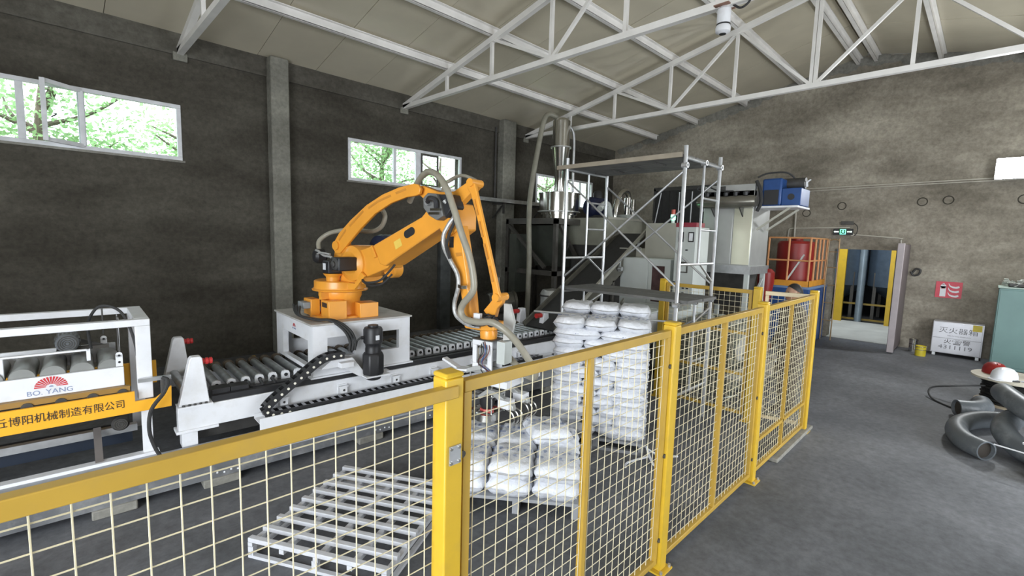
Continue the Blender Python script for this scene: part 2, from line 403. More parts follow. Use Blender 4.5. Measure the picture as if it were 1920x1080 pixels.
names = {7.25: 'lowest purlin on the left roof slope', 6.04: 'second purlin up from the eave on the left roof slope', 4.76: 'third purlin up from the eave on the left roof slope',
         3.52: 'fourth purlin up on the left roof slope', 2.43: 'ridge purlin on the left side of the ridge', 2.11: 'ridge purlin on the right side of the ridge',
         1.04: 'first purlin down from the ridge on the right slope', -.2: 'second purlin down from the ridge on the right slope', -1.48: 'third purlin down on the right slope', -2.7: 'lowest purlin on the right slope'}
for y, nm in names.items():
    t = MB(); z = roofz(y); s = 1 if y > YC else -1; dz = -.215*s
    t.box(X0, D-.02, y-.006, y+.006, z-.14, z-.005)
    t.box(X0, D-.02, y-.006, y+.055, z-.146, z-.13); t.box(X0, D-.02, y-.055, y+.006, z-.03, z-.016)
    tag(t.build('roof_purlin', M_TRUSS, loc=(0, 0, 0)), 'pale steel '+nm, 'purlin', 'roof purlins')

# steel leaf door, threshold
d1 = struct(MB().box(12.02, D-.01, 1.2, 1.26, .05, 2.2).build('door_1', mat('door_face_shaded', (.15, .125, .13), .5, 0, .12, 3), bevel=.006))  # pinkish steel leaf, its shade put into a darker face colour
MB().box(12.0, 12.06, 1.19, 1.3, .03, 2.22).build('door_edge', mat('door_edge_lit', (.42, .37, .38), .5, 0, .1, 4), d1, bevel=.01)  # pale strip painted as the lit edge of the same leaf
MB().box(12.06, 12.12, 1.26, 1.31, .92, 1.08).build('door_lock', M_BLACK, d1)
struct(MB().box(D-.01, D+.3, DY0, DY1, 0, .012).build('trim_1', M_FLOOR2))
# ================================================================ ROLLER PRESS, CONVEYOR, ROBOT
FM = (0, 4.85, -2.3)
# --- steel plinth channel on concrete blocks
t = fthing('machine_plinth', 'long grey steel channel plinth under the conveyor line, lying on concrete blocks', 'plinth', FM, (2, -.5, .08))
MB().box(-1.2, 6.0, -.5, -.02, .185, .2).build('top_flange', mat('worn_plinth_lit_top', (.36, .38, .42), .55, 0, .15, 3, stain=(5, (.18, .18, .18), .6)), t)  # worn channel paint, made paler for the light from above
MB().box(-1.2, 6.0, -.5, -.485, .07, .187).build('front_web', mat('plinth_shaded_face', (.15, .155, .165), .5, .2, .3, 4, stain=(5, (.36, .36, .36), .5)), t)  # same channel, front colour darkened to hold its shade
mm = MB()
for s in (.95, 2.35, 3.0): 
    for k in range(4): mm.sphere((s+k*.05, -.5, .11-.01*(k % 2)), .009, 6)
mm.build('weld_spatter', M_WHITE, t, stuff=True)
for s, l in ((.3, 'left of the steel plinth, under the roller press'), (.98, 'under the plinth below the white end plate'), (2.3, 'under the plinth below the carriage motor'), (3.7, 'under the plinth behind the loose sacks'), (5.0, 'under the far end of the plinth')):
    a = math.radians(-2.3); b = MB().box(-.13, .13, 0, .22, 0, .07)
    ox, oy = s, -.515
    tag(b.build('concrete_block', M_PILLAR, loc=(ox*math.cos(a)-oy*math.sin(a), 4.85+ox*math.sin(a)+oy*math.cos(a), 0), rotz=a, bevel=.01), 'concrete block '+l, 'concrete block', 'blocks under the plinth')

# --- roller press at left
press = fthing('roller_press', 'white framed roller press with red sunburst logo on an orange belt bed at left', 'machine', FM, (.2, .4, 0))
f = MB()
f.box(-1.6, .6, 0, .07, 1.3, 1.355).box(-1.6, .6, .78, .85, 1.3, 1.355).box(.5, .6, .07, .78, 1.3, 1.356)
f.box(-1.6, -1.5, .07, .78, 1.3, 1.355)
f.build('top_frame', M_WHITE, press, bevel=.004)
MB().box(.5, .6, 0, .07, .69, 1.3).build('front_post', M_WHITE, press, bevel=.004)
MB().box(.5, .6, .78, .85, .2, 1.3).build('rear_post', M_WHITE, press, bevel=.004)
MB().box(.515, .585, .01, .065, .2, .6).build('lower_post', M_WHITE, press, bevel=.004)
MB().box(-1.6, -1.5, 0, .07, .2, 1.3).build('front_post', M_WHITE, press, bevel=.004)
MB().box(.42, .425, .55, .78, .8, 1.3).build('side_plate', M_WHITE, press)
MB().box(.597, .602, .005, .045, .83, .885).build('yellow_sticker', M_YELP, press)
MB().box(-.6, .42, .05, .08, .815, .97).build('front_panel', M_WHITE, press, bevel=.004)
MB().box(-.6, .40, .66, .69, .9, 1.06).build('rear_panel', M_WHITE, press, bevel=.004)
MB().box(-.6, .22, .1, .13, 1.12, 1.135).box(.20, .225, .1, .13, 1.04, 1.135).box(-.27, -.25, .1, .13, .97, 1.12).build('roller_guard_bar', M_WHITE, press, bevel=.003)
for k in range(5):
    s = .335-k*.165
    r = MB(); r.lathe([(.03, -.0), (.03, 0), (.07, 0), (.074, .01), (.074, .51), (.07, .52), (.03, .52), (.03, .56)], (s, .083, .965), 26, (0, 1, 0))
    r.build('press_roller', mat('frosted_roller', (.27, .275, .265), .4, .2, .1, 6), press)
# motor on top, cooling fan cover facing out
mo = MB(); mo.lathe([(.0, -.17), (.055, -.17), (.07, -.155), (.075, -.13), (.075, .1), (.06, .12), (.0, .12)], (.09, .5, 1.15), 24, (0, 1, 0))
mot = mo.build('drive_motor', mat('grey_motor_paint', (.13, .14, .15), .5, 0, .2, 10), press)
mm = MB()
for k in range(4): mm.ring((.09, .325, 1.15), (.09, .335, 1.15), .018+k*.014, .013+k*.014, 18)
mm.build('fan_grille', M_DGREY, mot)
mm = MB()
for k in range(18):
    a = 2*PI*k/18; mm.bar((.09+.076*math.cos(a), .38, 1.15+.076*math.sin(a)), (.09+.076*math.cos(a), .58, 1.15+.076*math.sin(a)), .012, .005)
mm.build('cooling_fins', M_DGREY, mot, stuff=True)
MB().box(.02, .17, .4, .6, 1.05, 1.08).box(.1, .35, .46, .5, 1.06, 1.09).build('motor_bracket', M_DGREY, press)
MB().bar((.16, .5, 1.14), (.32, .5, 1.07), .03).build('drive_arm', M_DARK, press)
for (s, v, z) in ((.395, .06, 1.035), (.32, .6, 1.085)):
    l = MB(); l.box(s-.022, s+.022, v-.005, v+.01, z-.06, z+.035); l.cyl((s, v-.005, z+.035), (s, v+.01, z+.035), .022, n=14)
    lug = l.build('lifting_lug', M_WHITE, press)
    for dz in (-.025, .03): MB().cyl((s, v-.007, z+dz), (s, v-.004, z+dz), .009, n=12).build('lug_hole', M_BLACK, lug)
    MB().cyl((s, v, z+.07), (s, v, 1.39), .006, n=8).build('threaded_rod', M_DARK, press)
MB().tube([(.23, .3, 1.1), (.22, .25, 1.3), (.27, .15, 1.44), (.34, .1, 1.47), (.42, .08, 1.42), (.47, .06, 1.3), (.5, .04, 1.15), (.51, .03, 1.05)], .011, 8, 5).build('black_cable', M_RUB, press)
MB().tube([(.66, -.06, .86), (.69, -.1, .84), (.66, -.12, .75), (.57, -.12, .62), (.55, -.12, .45), (.58, -.12, .3), (.62, -.12, .2)], .015, 8, 5).build('black_cable', M_RUB, press)
MB().box(.5, .72, -.05, -.02, .84, .87).build('cable_arm', M_STEEL, press)
ob = MB().prism([(-1.6, .585), (.715, .60), (.72, .775), (.61, .69), (.475, .69), (.475, .775), (-1.6, .76)], -.045, -.02, 'xz')
sb = ob.build('side_board', M_BELTOR, press, bevel=.003)
MB().box(-1.6, .7, .8, .83, .6, .82).build('side_board', M_BELTOR, press, bevel=.003)
MB().box(-1.6, .45, .0, .05, .775, .815).build('bed_edge', mat('brown_belt_edge', (.30, .17, .04), .5), press)
for k in range(9):
    s = .4-k*.18
    MB().cyl((s, -.01, .765), (s, .79, .765), .035, n=12).build('bed_roller', M_DARK, press)
MB().box(-1.6, .5, .3, .36, .33, .39).build('lower_rail', M_STEEL, press)
MB().box(-1.6, .47, .42, .5, .2, .36).build('dark_base_panel', mat('dark_blue_base', (.02, .028, .045), .4), press)
MB().bar((.235, .3, .41), (.235, .0, .2), .05, .03).build('corner_post', mat('grey_brown_steel', (.20, .18, .17), .5, .2), press)
MB().box(-1.6, .62, -.02, .06, .185, .225).build('white_base_rail', M_WHITE, press)
mo = MB(); mo.lathe([(0, -.1), (.045, -.1), (.062, -.08), (.065, .12), (0, .12)], (.385, .28, .45), 22, (0, 1, 0))
m2 = mo.build('lower_motor', M_DARK, press)
mm = MB()
for k in range(3): mm.ring((.385, .175, .45), (.385, .182, .45), .018+k*.014, .013+k*.014, 16)
mm.build('fan_grille', M_DGREY, m2)
RX = (PI/2, 0, 0)
# red sunburst emblem and lettering
e = MB()
for k in range(15):
    a = math.radians(4+k*12.3); e.add([(math.cos(a-.06)*.028, -.0, math.sin(a-.06)*.02), (math.cos(a+.06)*.028, 0, math.sin(a+.06)*.02), (math.cos(a+.075)*.088, 0, math.sin(a+.075)*.075), (math.cos(a-.075)*.088, 0, math.sin(a-.075)*.075)], [(0, 1, 2, 3)])
def emblem(parent, loc, rot, sc, off=None):
    o = e.build('sunburst_emblem', mat('logo_red', (.55, .03, .04), .5), parent, loc=loc, rotz=rot); o.scale = (sc, 1, sc)
    o2 = MB().prism([(.012*math.cos(PI*k/8), .010*math.sin(PI*k/8)) for k in range(9)], -.0004, .0004, 'xz').build('emblem_hub', M_INK, o)
    return o
O = -OFFS[press.name]
emblem(press, (O.x-.008, O.y+.0485, O.z+.885), 0, 1.05)
text_mesh('maker_lettering', 'BO. YANG', .052, M_INK, press, (O.x-.015, O.y+.049, O.z+.849), RX, .0008, 1.05)
text_mesh('maker_lettering', '安丘博阳机械制造有限公司', .074, M_INKB, press, (O.x+.022, O.y-.0465, O.z+.683), (PI/2, 0, 0), .0016, .88)

# --- roller conveyor and carriage beam
cv = fthing('roller_conveyor', 'long white and black roller conveyor running under the orange robot toward the back', 'conveyor', FM, (3.3, .4, .2))
MB().box(.76, 5.95, .0, .1, .34, .545).build('front_beam', M_WHITE, cv, bevel=.006)
MB().box(.76, 5.95, 1.12, 1.2, .34, .545).build('rear_beam', M_WHITE, cv, bevel=.006)
MB().box(.76, 1.02, -.03, .12, .545, .56).build('bolt_plate', M_WHITE, cv)
MB().box(.74, 1.06, -.02, .14, .32, .345).box(.78, .9, .0, .12, .19, .33).build('foot', M_WHITE, cv, bevel=.004)
for s in (2.4, 4.0, 5.6): MB().box(s, s+.12, .02, .12, .19, .34).build('foot', M_WHITE, cv, bevel=.004)
for s in (.8, 3.1, 5.6): MB().box(s, s+.08, .1, 1.12, .36, .44).build('cross_member', M_DARK, cv)
MB().box(.8, 5.9, .14, .2, .19, .34).build('dark_under_panel', M_DARK, cv)
MB().box(1.02, 5.95, .02, .075, .545, .6).build('guide_rail', M_BLACK, cv)
MB().box(1.3, 5.9, .13, .2, .55, .60).box(1.55, 5.9, .205, .26, .53, .57).build('chain_cover', M_BLACK, cv, bevel=.004)
b = MB(); b.box(1.03, 1.18, .08, .22, .55, .645); b.box(1.185, 1.34, .09, .22, .55, .64)
for k in range(3): b.cyl((1.37+k*.11, .13, .59), (1.37+k*.11, .27, .61), .018, n=10)
b.build('drive_box', M_BLACK, cv, bevel=.006)
rm = None; bm_ = None; cm = None
NR = 41
for k in range(NR):
    s = .86+k*.125
    if rm is None:
        r = MB().cyl((0, .33, 0), (0, 1.09, 0), .04, n=14); o = r.build('roller', M_ROLL, cv, loc=(0, 0, 0)); rm = o.data
        br = MB(); br.prism([(-.04, -.06), (.04, -.06), (.04, .01), (.03, .035), (0, .045), (-.03, .035), (-.04, .01)], .295, .325, 'xz')
        o2 = br.build('roller_bearing', M_WHITE, o); bm_ = o2.data
        o3 = MB().cyl((0, .288, 0), (0, .31, 0), .018, n=10).build('roller_axle', M_BLACK, o); o3m = o3.data
        o4 = MB().ring((0, 1.02, 0), (0, 1.075, 0), .055, .03, 14).build('roller_sprocket', mat('brown_sprocket', (.10, .075, .05), .5, .4), o); cm = o4.data
    else:
        o = bpy.data.objects.new('roller', rm); COL.objects.link(o); o.parent = cv
        for nm, me in (('roller_bearing', bm_), ('roller_axle', o3m), ('roller_sprocket', cm)):
            q = bpy.data.objects.new(nm, me); COL.objects.link(q); q.parent = o
    o.location = Vector((s, 0, .615)) - OFFS[cv.name]
for s in (1.62, 2.0, 3.6, 5.3): MB().box(s, s+.03, 1.1, 1.13, .56, .66).build('tag_bracket', M_YEL, cv)
# end plates with red rubber bumpers
for (v, nm) in ((.0, 'near'), (.98, 'far')):
    pl = MB().prism([(.77, .56), (1.0, .56), (.955, .97), (.94, .985), (.875, .985), (.86, .965)], v, v+.09, 'xz').build('end_plate', M_WHITE, cv, bevel=.006)
    MB().lathe([(.012, 0), (.03, .0), (.03, .02), (.022, .024), (.022, .03), (.031, .034), (.031, .055), (.023, .058), (.023, .063), (.029, .066), (.029, .085), (.02, .09)], (.95, v+.045, .93), 16, (1, 0, 0)).build('rubber_bumper', mat('red_rubber', (.45, .03, .03), .4), pl)
    if v == 0:
        for k in range(5): MB().cyl((.80+k*.042, -.02, .563), (.80+k*.042, -.02, .575), .012, n=8).build('bolt', M_DARK, pl)
for v in (.45, 1.0):
    pl = MB().prism([(5.75, .56), (5.95, .56), (5.9, .9), (5.8, .9)], v, v+.09, 'xz').build('end_plate', M_WHITE, cv, bevel=.006)
    MB().cyl((5.66, v+.05, .85), (5.77, v+.05, .85), .04, n=14).build('rubber_bumper', MATS['red_rubber'], pl)
# cable chain tray with chain
tr = MB(); tr.box(1.35, 5.5, -.2, -.01, .325, .333); tr.box(1.35, 5.5, -.21, -.2, .262, .378); tr.box(1.35, 5.5, -.02, -.012, .325, .37)
tr.build('chain_tray', M_WHITE, cv)
for s in (1.61, 2.21, 2.83, 3.36, 4.0, 4.8):
    q = MB(); q.box(s-.05, s+.05, -.06, -.0, .475, .485).box(s-.035, s+.035, -.055, -.045, .41, .475).box(s-.05, s+.05, -.015, 0, .40, .495)
    qq = q.build('tray_bracket', M_WHITE, cv); MB().cyl((s, -.06, .44), (s, -.05, .44), .012, n=8).build('bolt', M_DARK, qq)
chp = [(2.17, .845), (2.06, .855), (1.96, .835), (1.87, .785), (1.79, .725), (1.705, .665), (1.62, .605), (1.54, .548), (1.475, .497), (1.425, .45), (1.41, .41), (1.44, .38), (1.50, .372)]
P = spline([Vector((a, 0, b)) for a, b in chp], 4)
# resample evenly
def resample(P, step):
    out = [P[0]]; acc = 0
    for a, b in zip(P, P[1:]):
        d = (b-a).length; t = 0
        while acc+d-t >= step:
            t += step-acc; out.append(a+(b-a)*(t/d)); acc = 0
        acc += d-t
    return out
Q = resample(P, .074)
Q += [Vector((Q[-1].x+.074*(k+1), 0, .372)) for k in range(50)]
chain = fthing('cable_chain', 'black plastic cable chain with cream studs climbing from the white tray to the carriage', 'cable chain', FM, (2, -.12, .27))
shared = {}
lm = MB(); L_ = .077; h = .068
lm.box(-L_/2, L_/2, -.05, -.038, -h/2, h/2); lm.box(-L_/2, L_/2, .038, .05, -h/2, h/2); lm.box(-L_*.2, L_*.2, -.04, .04, -h/2, -h/2+.008)
lme = lm.mesh('chain_link', M_BLACK)
cbm = MB().box(-L_*.16, L_*.16, -.04, .04, h/2-.006, h/2+.002).mesh('link_crossbar', mat('grey_crossbar', (.30, .31, .34), .4))
sme = MB().cyl((0, -.056, 0), (0, -.049, 0), .012, n=12).mesh('chain_stud', mat('cream_stud', (.75, .72, .62), .4))
for i in range(len(Q)-1):
    a, b = Q[i], Q[i+1]; c = (a+b)/2
    o = bpy.data.objects.new('chain_link', lme); COL.objects.link(o); o.parent = chain
    o.location = Vector((c.x, -.12, c.z))-OFFS[chain.name]; o.rotation_euler = (0, -math.atan2(b.z-a.z, b.x-a.x), 0)
    s = bpy.data.objects.new('link_crossbar', cbm); COL.objects.link(s); s.parent = o
    if i < 16:
        s = bpy.data.objects.new('chain_stud', sme); COL.objects.link(s); s.parent = o

# --- carriage: white box pedestal with windows
cg = fthing('robot_pedestal', 'white box carriage with square openings that carries the orange robot on the conveyor rails', 'pedestal', FM, (2.47, .5, .6))
def wall_with_holes(x0, x1, z0, z1, holes):   # rectangles covering a panel minus holes, in (a, z)
    xs = sorted({x0, x1, *[h[0] for h in holes], *[h[1] for h in holes]}); out = []
    for a, b in zip(xs, xs[1:]):
        cuts = sorted([(h[2], h[3]) for h in holes if h[0] <= a+1e-6 and h[1] >= b-1e-6]); z = z0
        for c, d in cuts:
            if c > z: out.append((a, b, z, c))
            z = d
        if z < z1: out.append((a, b, z, z1))
    return out
pz0, pz1 = .62, 1.15
f = MB()
for a, b, c, d in wall_with_holes(1.91, 3.03, pz0, pz1, [(2.06, 2.36, .80, 1.015), (2.62, 2.89, .80, 1.015)]): f.box(a, b, 0, .06, c, d)
f.build('front_wall', M_WHITE, cg, smooth=False)
f = MB()
for a, b, c, d in wall_with_holes(1.91, 3.03, pz0, pz1, [(2.06, 2.36, .80, 1.015), (2.62, 2.89, .80, 1.015)]): f.box(a, b, 1.12, 1.18, c, d)
f.build('rear_wall', M_WHITE, cg, smooth=False)
for x in (1.91, 2.97):
    f = MB()
    for a, b, c, d in wall_with_holes(.06, 1.12, .66, pz1, [(.2, .98, .66, 1.0)] if x > 2 else [(.14, .95, .70, .98)]): f.box(x, x+.06, a, b, c, d)
    f.build('side_wall', M_WHITE, cg, smooth=False)
MB().box(1.89, 3.05, -.02, 1.2, pz1, pz1+.02).build('top_plate', mat('dusty_white_paint', (.48, .47, .45), .5, 0, .12, 4, stain=(5, (.25, .22, .19), .5)), cg, bevel=.004)
MB().box(1.88, 3.06, -.03, .07, .605, .622).build('foot_flange', M_WHITE, cg)
MB().box(1.88, 3.06, 1.1, 1.2, .605, .622).build('foot_flange', M_WHITE, cg)
O = -OFFS[cg.name]
o = emblem(cg, (O.x+1.908, O.y+.55, O.z+1.065), -PI/2, .5)
text_mesh('maker_lettering', 'BO. YANG', .024, M_INK, cg, (O.x+1.908, O.y+.55, O.z+1.045), (PI/2, 0, -PI/2), .0008)
br = MB().prism([(2.0, .63), (2.28, .80), (2.4, .80), (2.44, .60), (2.60, .58), (2.60, .60), (2.5, .66), (2.5, .80), (2.3, .83), (2.1, .84), (1.95, .7)], -.13, -.02, 'xz')
MB().prism([(2.05, .80), (2.28, .80), (2.42, .605), (2.72, .585), (2.72, .565), (2.36, .575), (2.15, .72), (1.95, .72)], -.12, -.02, 'xz').build('motor_bracket', M_WHITE, cg, bevel=.004)
MB().box(2.12, 2.26, -.2, -.12, .72, .775).build('limit_block', M_WHITE, cg, bevel=.004)
mo = MB(); c = (2.50, -.14)
mo.lathe([(0, .53), (.07, .53), (.085, .545), (.085, .575), (0, .575)], (c[0], c[1], 0), 20)
mo.lathe([(0, .59), (.11, .59), (.118, .61), (.118, .80), (.1, .83), (0, .83)], (c[0], c[1], 0), 8)
mt = mo.build('gearbox', M_BLACK, cg, bevel=.012)
MB().box(c[0]-.12, c[0]+.16, c[1]-.1, c[1]+.1, .575, .59).build('mount_plate', M_WHITE, cg)
mo = MB().lathe([(0, .82), (.085, .82), (.085, .87), (.08, .89), (.085, .92), (.102, .94), (.102, 1.08), (.09, 1.105), (.055, 1.11), (.055, 1.13), (0, 1.13)], (c[0], c[1], 0), 12)
mt = mo.build('servo_motor', M_BLACK, cg)
MB().box(c[0]-.02, c[0]+.02, c[1]-.108, c[1]-.10, .98, 1.03).build('motor_label', M_WHITE, mt)
MB().tube([(2.44, -.13, 1.0), (2.38, -.12, 1.0), (2.34, -.1, .97), (2.33, -.08, .9), (2.28, -.08, .85)], .01, 8, 4).build('motor_cable', M_RUB, mt)
MB().cyl((2.43, -.13, 1.0), (2.37, -.13, 1.0), .018, n=10).build('cable_plug', M_BLACK, mt)

# --- robot, work frame along its arm
FR = (2.465, 5.17, -78)
rb = fthing('palletizing_robot', 'orange palletizing robot standing on the white carriage, arm reaching down to the sacks', 'robot', FR, (-.04, -.055, 1.17))
cu, cv_ = -.04, -.055; Z0 = 1.17
b = MB(); b.lathe([(.30, Z0), (.30, Z0+.02), (.22, Z0+.03), (.215, 1.36), (.235, 1.40), (.235, 1.45)], (cu, cv_, 0), 36)
for k in range(5):
    a = .5+k*1.26; b.cyl((cu+.27*math.cos(a), cv_+.27*math.sin(a), Z0), (cu+.27*math.cos(a), cv_+.27*math.sin(a), Z0+.045), .06, n=18)
b.build('base', M_ORANGE, rb)
MB().lathe([(.22, 1.45), (.30, 1.462), (.305, 1.475), (.285, 1.485), (.28, 1.50), (.28, 1.565), (.265, 1.575)], (cu, cv_, 0), 40).build('turntable', M_ORANGE, rb)
# junction boxes fixed to base; directions of the hall seen from the arm frame
A0 = math.radians(78-2.3)
def hall(s, v): return (cu+s*math.cos(A0)-v*math.sin(A0), cv_+s*math.sin(A0)+v*math.cos(A0))
def hbox(mb, s0, s1, v0, v1, z0, z1):
    P = [hall(s0, v0), hall(s1, v0), hall(s1, v1), hall(s0, v1)]
    return mb.add([(p[0], p[1], z0) for p in P]+[(p[0], p[1], z1) for p in P], [(0,3,2,1),(4,5,6,7),(0,1,5,4),(1,2,6,5),(2,3,7,6),(3,0,4,7)])
jb = hbox(MB(), -.26, -.06, -.32, -.1, Z0, 1.375).build('junction_box', M_ORANGE, rb, bevel=.006)
hbox(MB(), -.264, -.259, -.27, -.14, 1.30, 1.35).build('nameplate', M_BLACK, jb)
jb2 = hbox(MB(), -.34, -.24, -.02, .2, 1.19, 1.37).build('connector_box', M_ORANGE, rb, bevel=.006)
for k, vv in enumerate((.02, .12)):
    hbox(MB(), -.42, -.34, vv-.035, vv+.035, 1.27, 1.34).build('cable_connector', mat('grey_connector', (.25, .27, .28), .4), jb2, bevel=.005)
hbox(MB(), .08, .3, -.34, -.14, Z0, 1.335).build('stop_block', M_ORANGE, rb, bevel=.006)
MB().box(cu+.05, cu+.09, cv_-.31, cv_-.2, 1.38, 1.46).build('stop_pin', M_ORANGE, rb)
# J1 servo on its flange behind the shoulder
q = hall(-.13, -.12)
sv = MB(); sv.lathe([(.07, 1.565), (.075, 1.62), (.10, 1.65), (.105, 1.66)], (q[0], q[1], 0), 20); sv.build('servo_flange', M_ORANGE, rb)
sv = hbox(MB(), -.215, -.045, -.205, -.035, 1.662, 1.8); sv = sv.build('turntable_servo', M_BLACK, rb, bevel=.012)
hbox(MB(), -.219, -.214, -.13, -.06, 1.70, 1.77).build('servo_label', M_WHITE, sv)
# shoulder housing (circular) and its servo sticking out to the camera side
sh = MB(); C0 = Vector((.30, 0, 1.78))
sh.lathe([(.0, -.2), (.13, -.2), (.145, -.19), (.19, -.17), (.2, -.14), (.2, .12), (.17, .14), (0, .14)], C0, 36, (0, 1, 0))
sh.build('shoulder_housing', M_ORANGE, rb)
MB().prism([(.08, 1.57), (.5, 1.57), (.49, 1.75), (.42, 1.84), (.2, 1.84), (.12, 1.72)], -.15, .10, 'xz').build('shoulder_bracket', M_ORANGE, rb, bevel=.01)
MB().prism([(.27, 1.5), (.37, 1.5), (.54, 1.66), (.48, 1.7), (.38, 1.57), (.25, 1.57)], -.19, -.16, 'xz').build('shoulder_rib', M_ORANGE, rb, bevel=.004)
s2 = MB(); s2.box(.29, .43, -.42, -.19, 1.71, 1.855); s2 = s2.build('shoulder_servo', M_BLACK, rb, bevel=.015)
MB().lathe([(0, -.035), (.02, -.035), (.03, -.03), (.03, -.01), (.06, 0), (.06, .02)], (.36, -.42, 1.783), 18, (0, 1, 0)).build('servo_end_cap', M_DARK, s2)
# fan housing at the rear left, and blue drum motor behind
fn = MB(); fn.lathe([(0, -.06), (.06, -.06), (.085, -.03), (.085, .05), (.05, .08), (0, .08)], (-.36, -.1, 1.83), 24, (.3, 1, 0))
fn.build('rear_servo', M_BLACK, rb)
MB().lathe([(0, -.1), (.16, -.1), (.17, -.05), (.17, .1), (0, .12)], (.33, .28, 1.93), 26, (0, 1, 0)).build('rear_drive', mat('navy_cover', (.012, .018, .045), .35), rb)
MB().tube([(-.33, -.16, 1.9), (-.22, -.2, 1.89), (-.1, -.22, 1.85), (.05, -.24, 1.84), (.12, -.26, 1.8), (.15, -.26, 1.7)], .014, 8, 5).tube([(-.25, -.2, 1.86), (-.1, -.25, 1.88), (.05, -.25, 1.87)], .01, 8, 4).build('grey_cables', mat('grey_cable', (.35, .35, .34), .5), rb)
# rear link and curved upper rod
rl = MB(); rl.prism([(-.07, 1.79), (-.03, 1.92), (.02, 2.0), (.09, 2.035), (.155, 2.0), (.17, 1.93), (.12, 1.87), (.16, 1.80)], -.13, -.05, 'xz'); rl.build('rear_lever', M_ORANGE, rb, bevel=.008)
MB().cyl((.08, -.21, 1.965), (.08, -.12, 1.965), .05, n=20).build('lever_pivot', M_ORANGE, rb)
up = [(.015, 1.93), (.035, 2.0), (.12, 2.10), (.32, 2.245), (.575, 2.40), (.815, 2.50), (1.04, 2.56), (1.24, 2.59), (1.30, 2.58), (1.335, 2.54), (1.32, 2.49), (1.27, 2.475), (1.15, 2.465), (.93, 2.41), (.70, 2.31), (.49, 2.165), (.27, 1.99), (.14, 1.885), (.06, 1.88)]
ur = MB().prism(up, -.19, -.155, 'xz').build('curved_rod', M_ORANGE, rb, bevel=.006)
g = MB()
for pts in ([(.30, 2.19), (.42, 2.275), (.52, 2.345), (.53, 2.325), (.43, 2.255), (.31, 2.17)], [(.6, 2.375), (.74, 2.44), (.93, 2.495), (.94, 2.475), (.75, 2.42), (.61, 2.355)], [(1.0, 2.515), (1.14, 2.55), (1.15, 2.53), (1.01, 2.495)], [(.12, 2.035), (.24, 2.15), (.25, 2.13), (.13, 2.015)]):
    g.prism(pts, -.1925, -.189, 'xz')
g.build('rod_recess_shade', mat('dark_orange_recess', (.58, .24, .03), .5), ur)  # recess shade painted as darker orange slips on the rod face
# upper arm
ua = [(.69, 1.99), (1.36, 2.275), (1.40, 2.31), (1.47, 2.39), (1.6, 2.42), (1.76, 2.40), (1.80, 2.30), (1.80, 2.16), (1.70, 2.10), (1.585, 2.172), (.86, 1.785), (.78, 1.80)]
arm = MB().prism(ua, -.20, .08, 'xz').build('upper_arm', M_ORANGE, rb, bevel=.012)
MB().prism([(.42, 1.93), (.66, 1.99), (.72, 1.98), (.80, 1.83), (.87, 1.80), (.84, 1.76), (.5, 1.64), (.42, 1.68)], -.15, .06, 'xz').build('arm_root', M_ORANGE, rb, bevel=.01)
ov = MB(); c = Vector((1.205, 0, 2.125)); d = Vector((.91, 0, .41)); nn = Vector((-.41, 0, .91)); pts = []
for k in range(20):
    a = 2*PI*k/20; off = d*(.035 if math.cos(a) > 0 else -.035); p = c+off+d*.04*math.cos(a)+nn*.04*math.sin(a); pts.append((p.x, p.z))
ov.prism(pts, -.204, -.196, 'xz').build('oval_opening', M_BLACK, arm)
MB().prism([(.99, 2.03), (1.08, 2.07), (1.11, 2.0), (1.02, 1.955)], -.203, -.197, 'xz').build('warning_sticker', mat('faded_yellow_sticker', (.78, .55, .10), .5), arm)
MB().prism([(.60, 1.97), (.63, 1.985), (.70, 1.87), (.66, 1.855)], -.17, -.15, 'xz').build('arm_clip', M_ORANGE, arm, bevel=.004)
MB().lathe([(0, 0), (.08, 0), (.095, .02), (.095, .12), (0, .14)], (.74, -.04, 1.74), 24, (0, 1, 0)).build('arm_drive', M_ORANGE, rb)
MB().tube([(.52, -.2, 1.62), (.62, -.23, 1.6), (.78, -.2, 1.63), (.86, -.15, 1.72), (.9, -.1, 1.8)], .012, 8, 5).tube([(.5, -.18, 1.6), (.64, -.2, 1.57), (.8, -.18, 1.6), (.88, -.12, 1.7)], .010, 8, 5).build('black_cables', M_RUB, rb)
# elbow drive (grey octagonal motor cover)
dc = MB().prism([(1.47, 2.44), (1.53, 2.485), (1.63, 2.475), (1.68, 2.41), (1.70, 2.34), (1.72, 2.28), (1.64, 2.24), (1.55, 2.28), (1.48, 2.35)], -.30, -.18, 'xz').build('elbow_motor_cover', mat('elbow_grey', (.17, .17, .165), .5, .2), rb, bevel=.008)
MB().cyl((1.56, -.345, 2.395), (1.56, -.30, 2.395), .026, n=16).build('motor_plug', M_STEEL, dc)
MB().tube([(1.57, -.34, 2.40), (1.62, -.37, 2.43), (1.67, -.35, 2.41), (1.665, -.33, 2.35)], .022, 8, 5).build('motor_cable', M_BLACK, dc)
MB().box(1.56, 1.69, -.32, -.3, 2.29, 2.31).box(1.58, 1.7, -.32, -.3, 2.325, 2.345).build('silver_clamp', M_CHROME, dc)
MB().lathe([(0, -.2), (.10, -.2), (.11, -.18), (.11, .0), (0, .02)], (1.60, 0, 2.34), 28, (0, 1, 0)).build('elbow_hub', M_ORANGE, rb)
MB().prism([(1.62, 2.47), (1.76, 2.47), (1.80, 2.36), (1.72, 2.26)], -.27, -.1, 'xz').build('elbow_cover', M_BLACK, rb, bevel=.01)
# triangle rocker
MB().prism([(1.20, 2.575), (1.30, 2.575), (1.5, 2.51), (1.68, 2.51), (1.86, 2.60), (1.92, 2.60), (1.945, 2.55), (1.90, 2.51), (1.75, 2.39), (1.72, 2.26), (1.5, 2.30), (1.28, 2.47), (1.2, 2.51)], -.12, -.03, 'xz').build('rocker_plate', M_ORANGE, rb, bevel=.008)
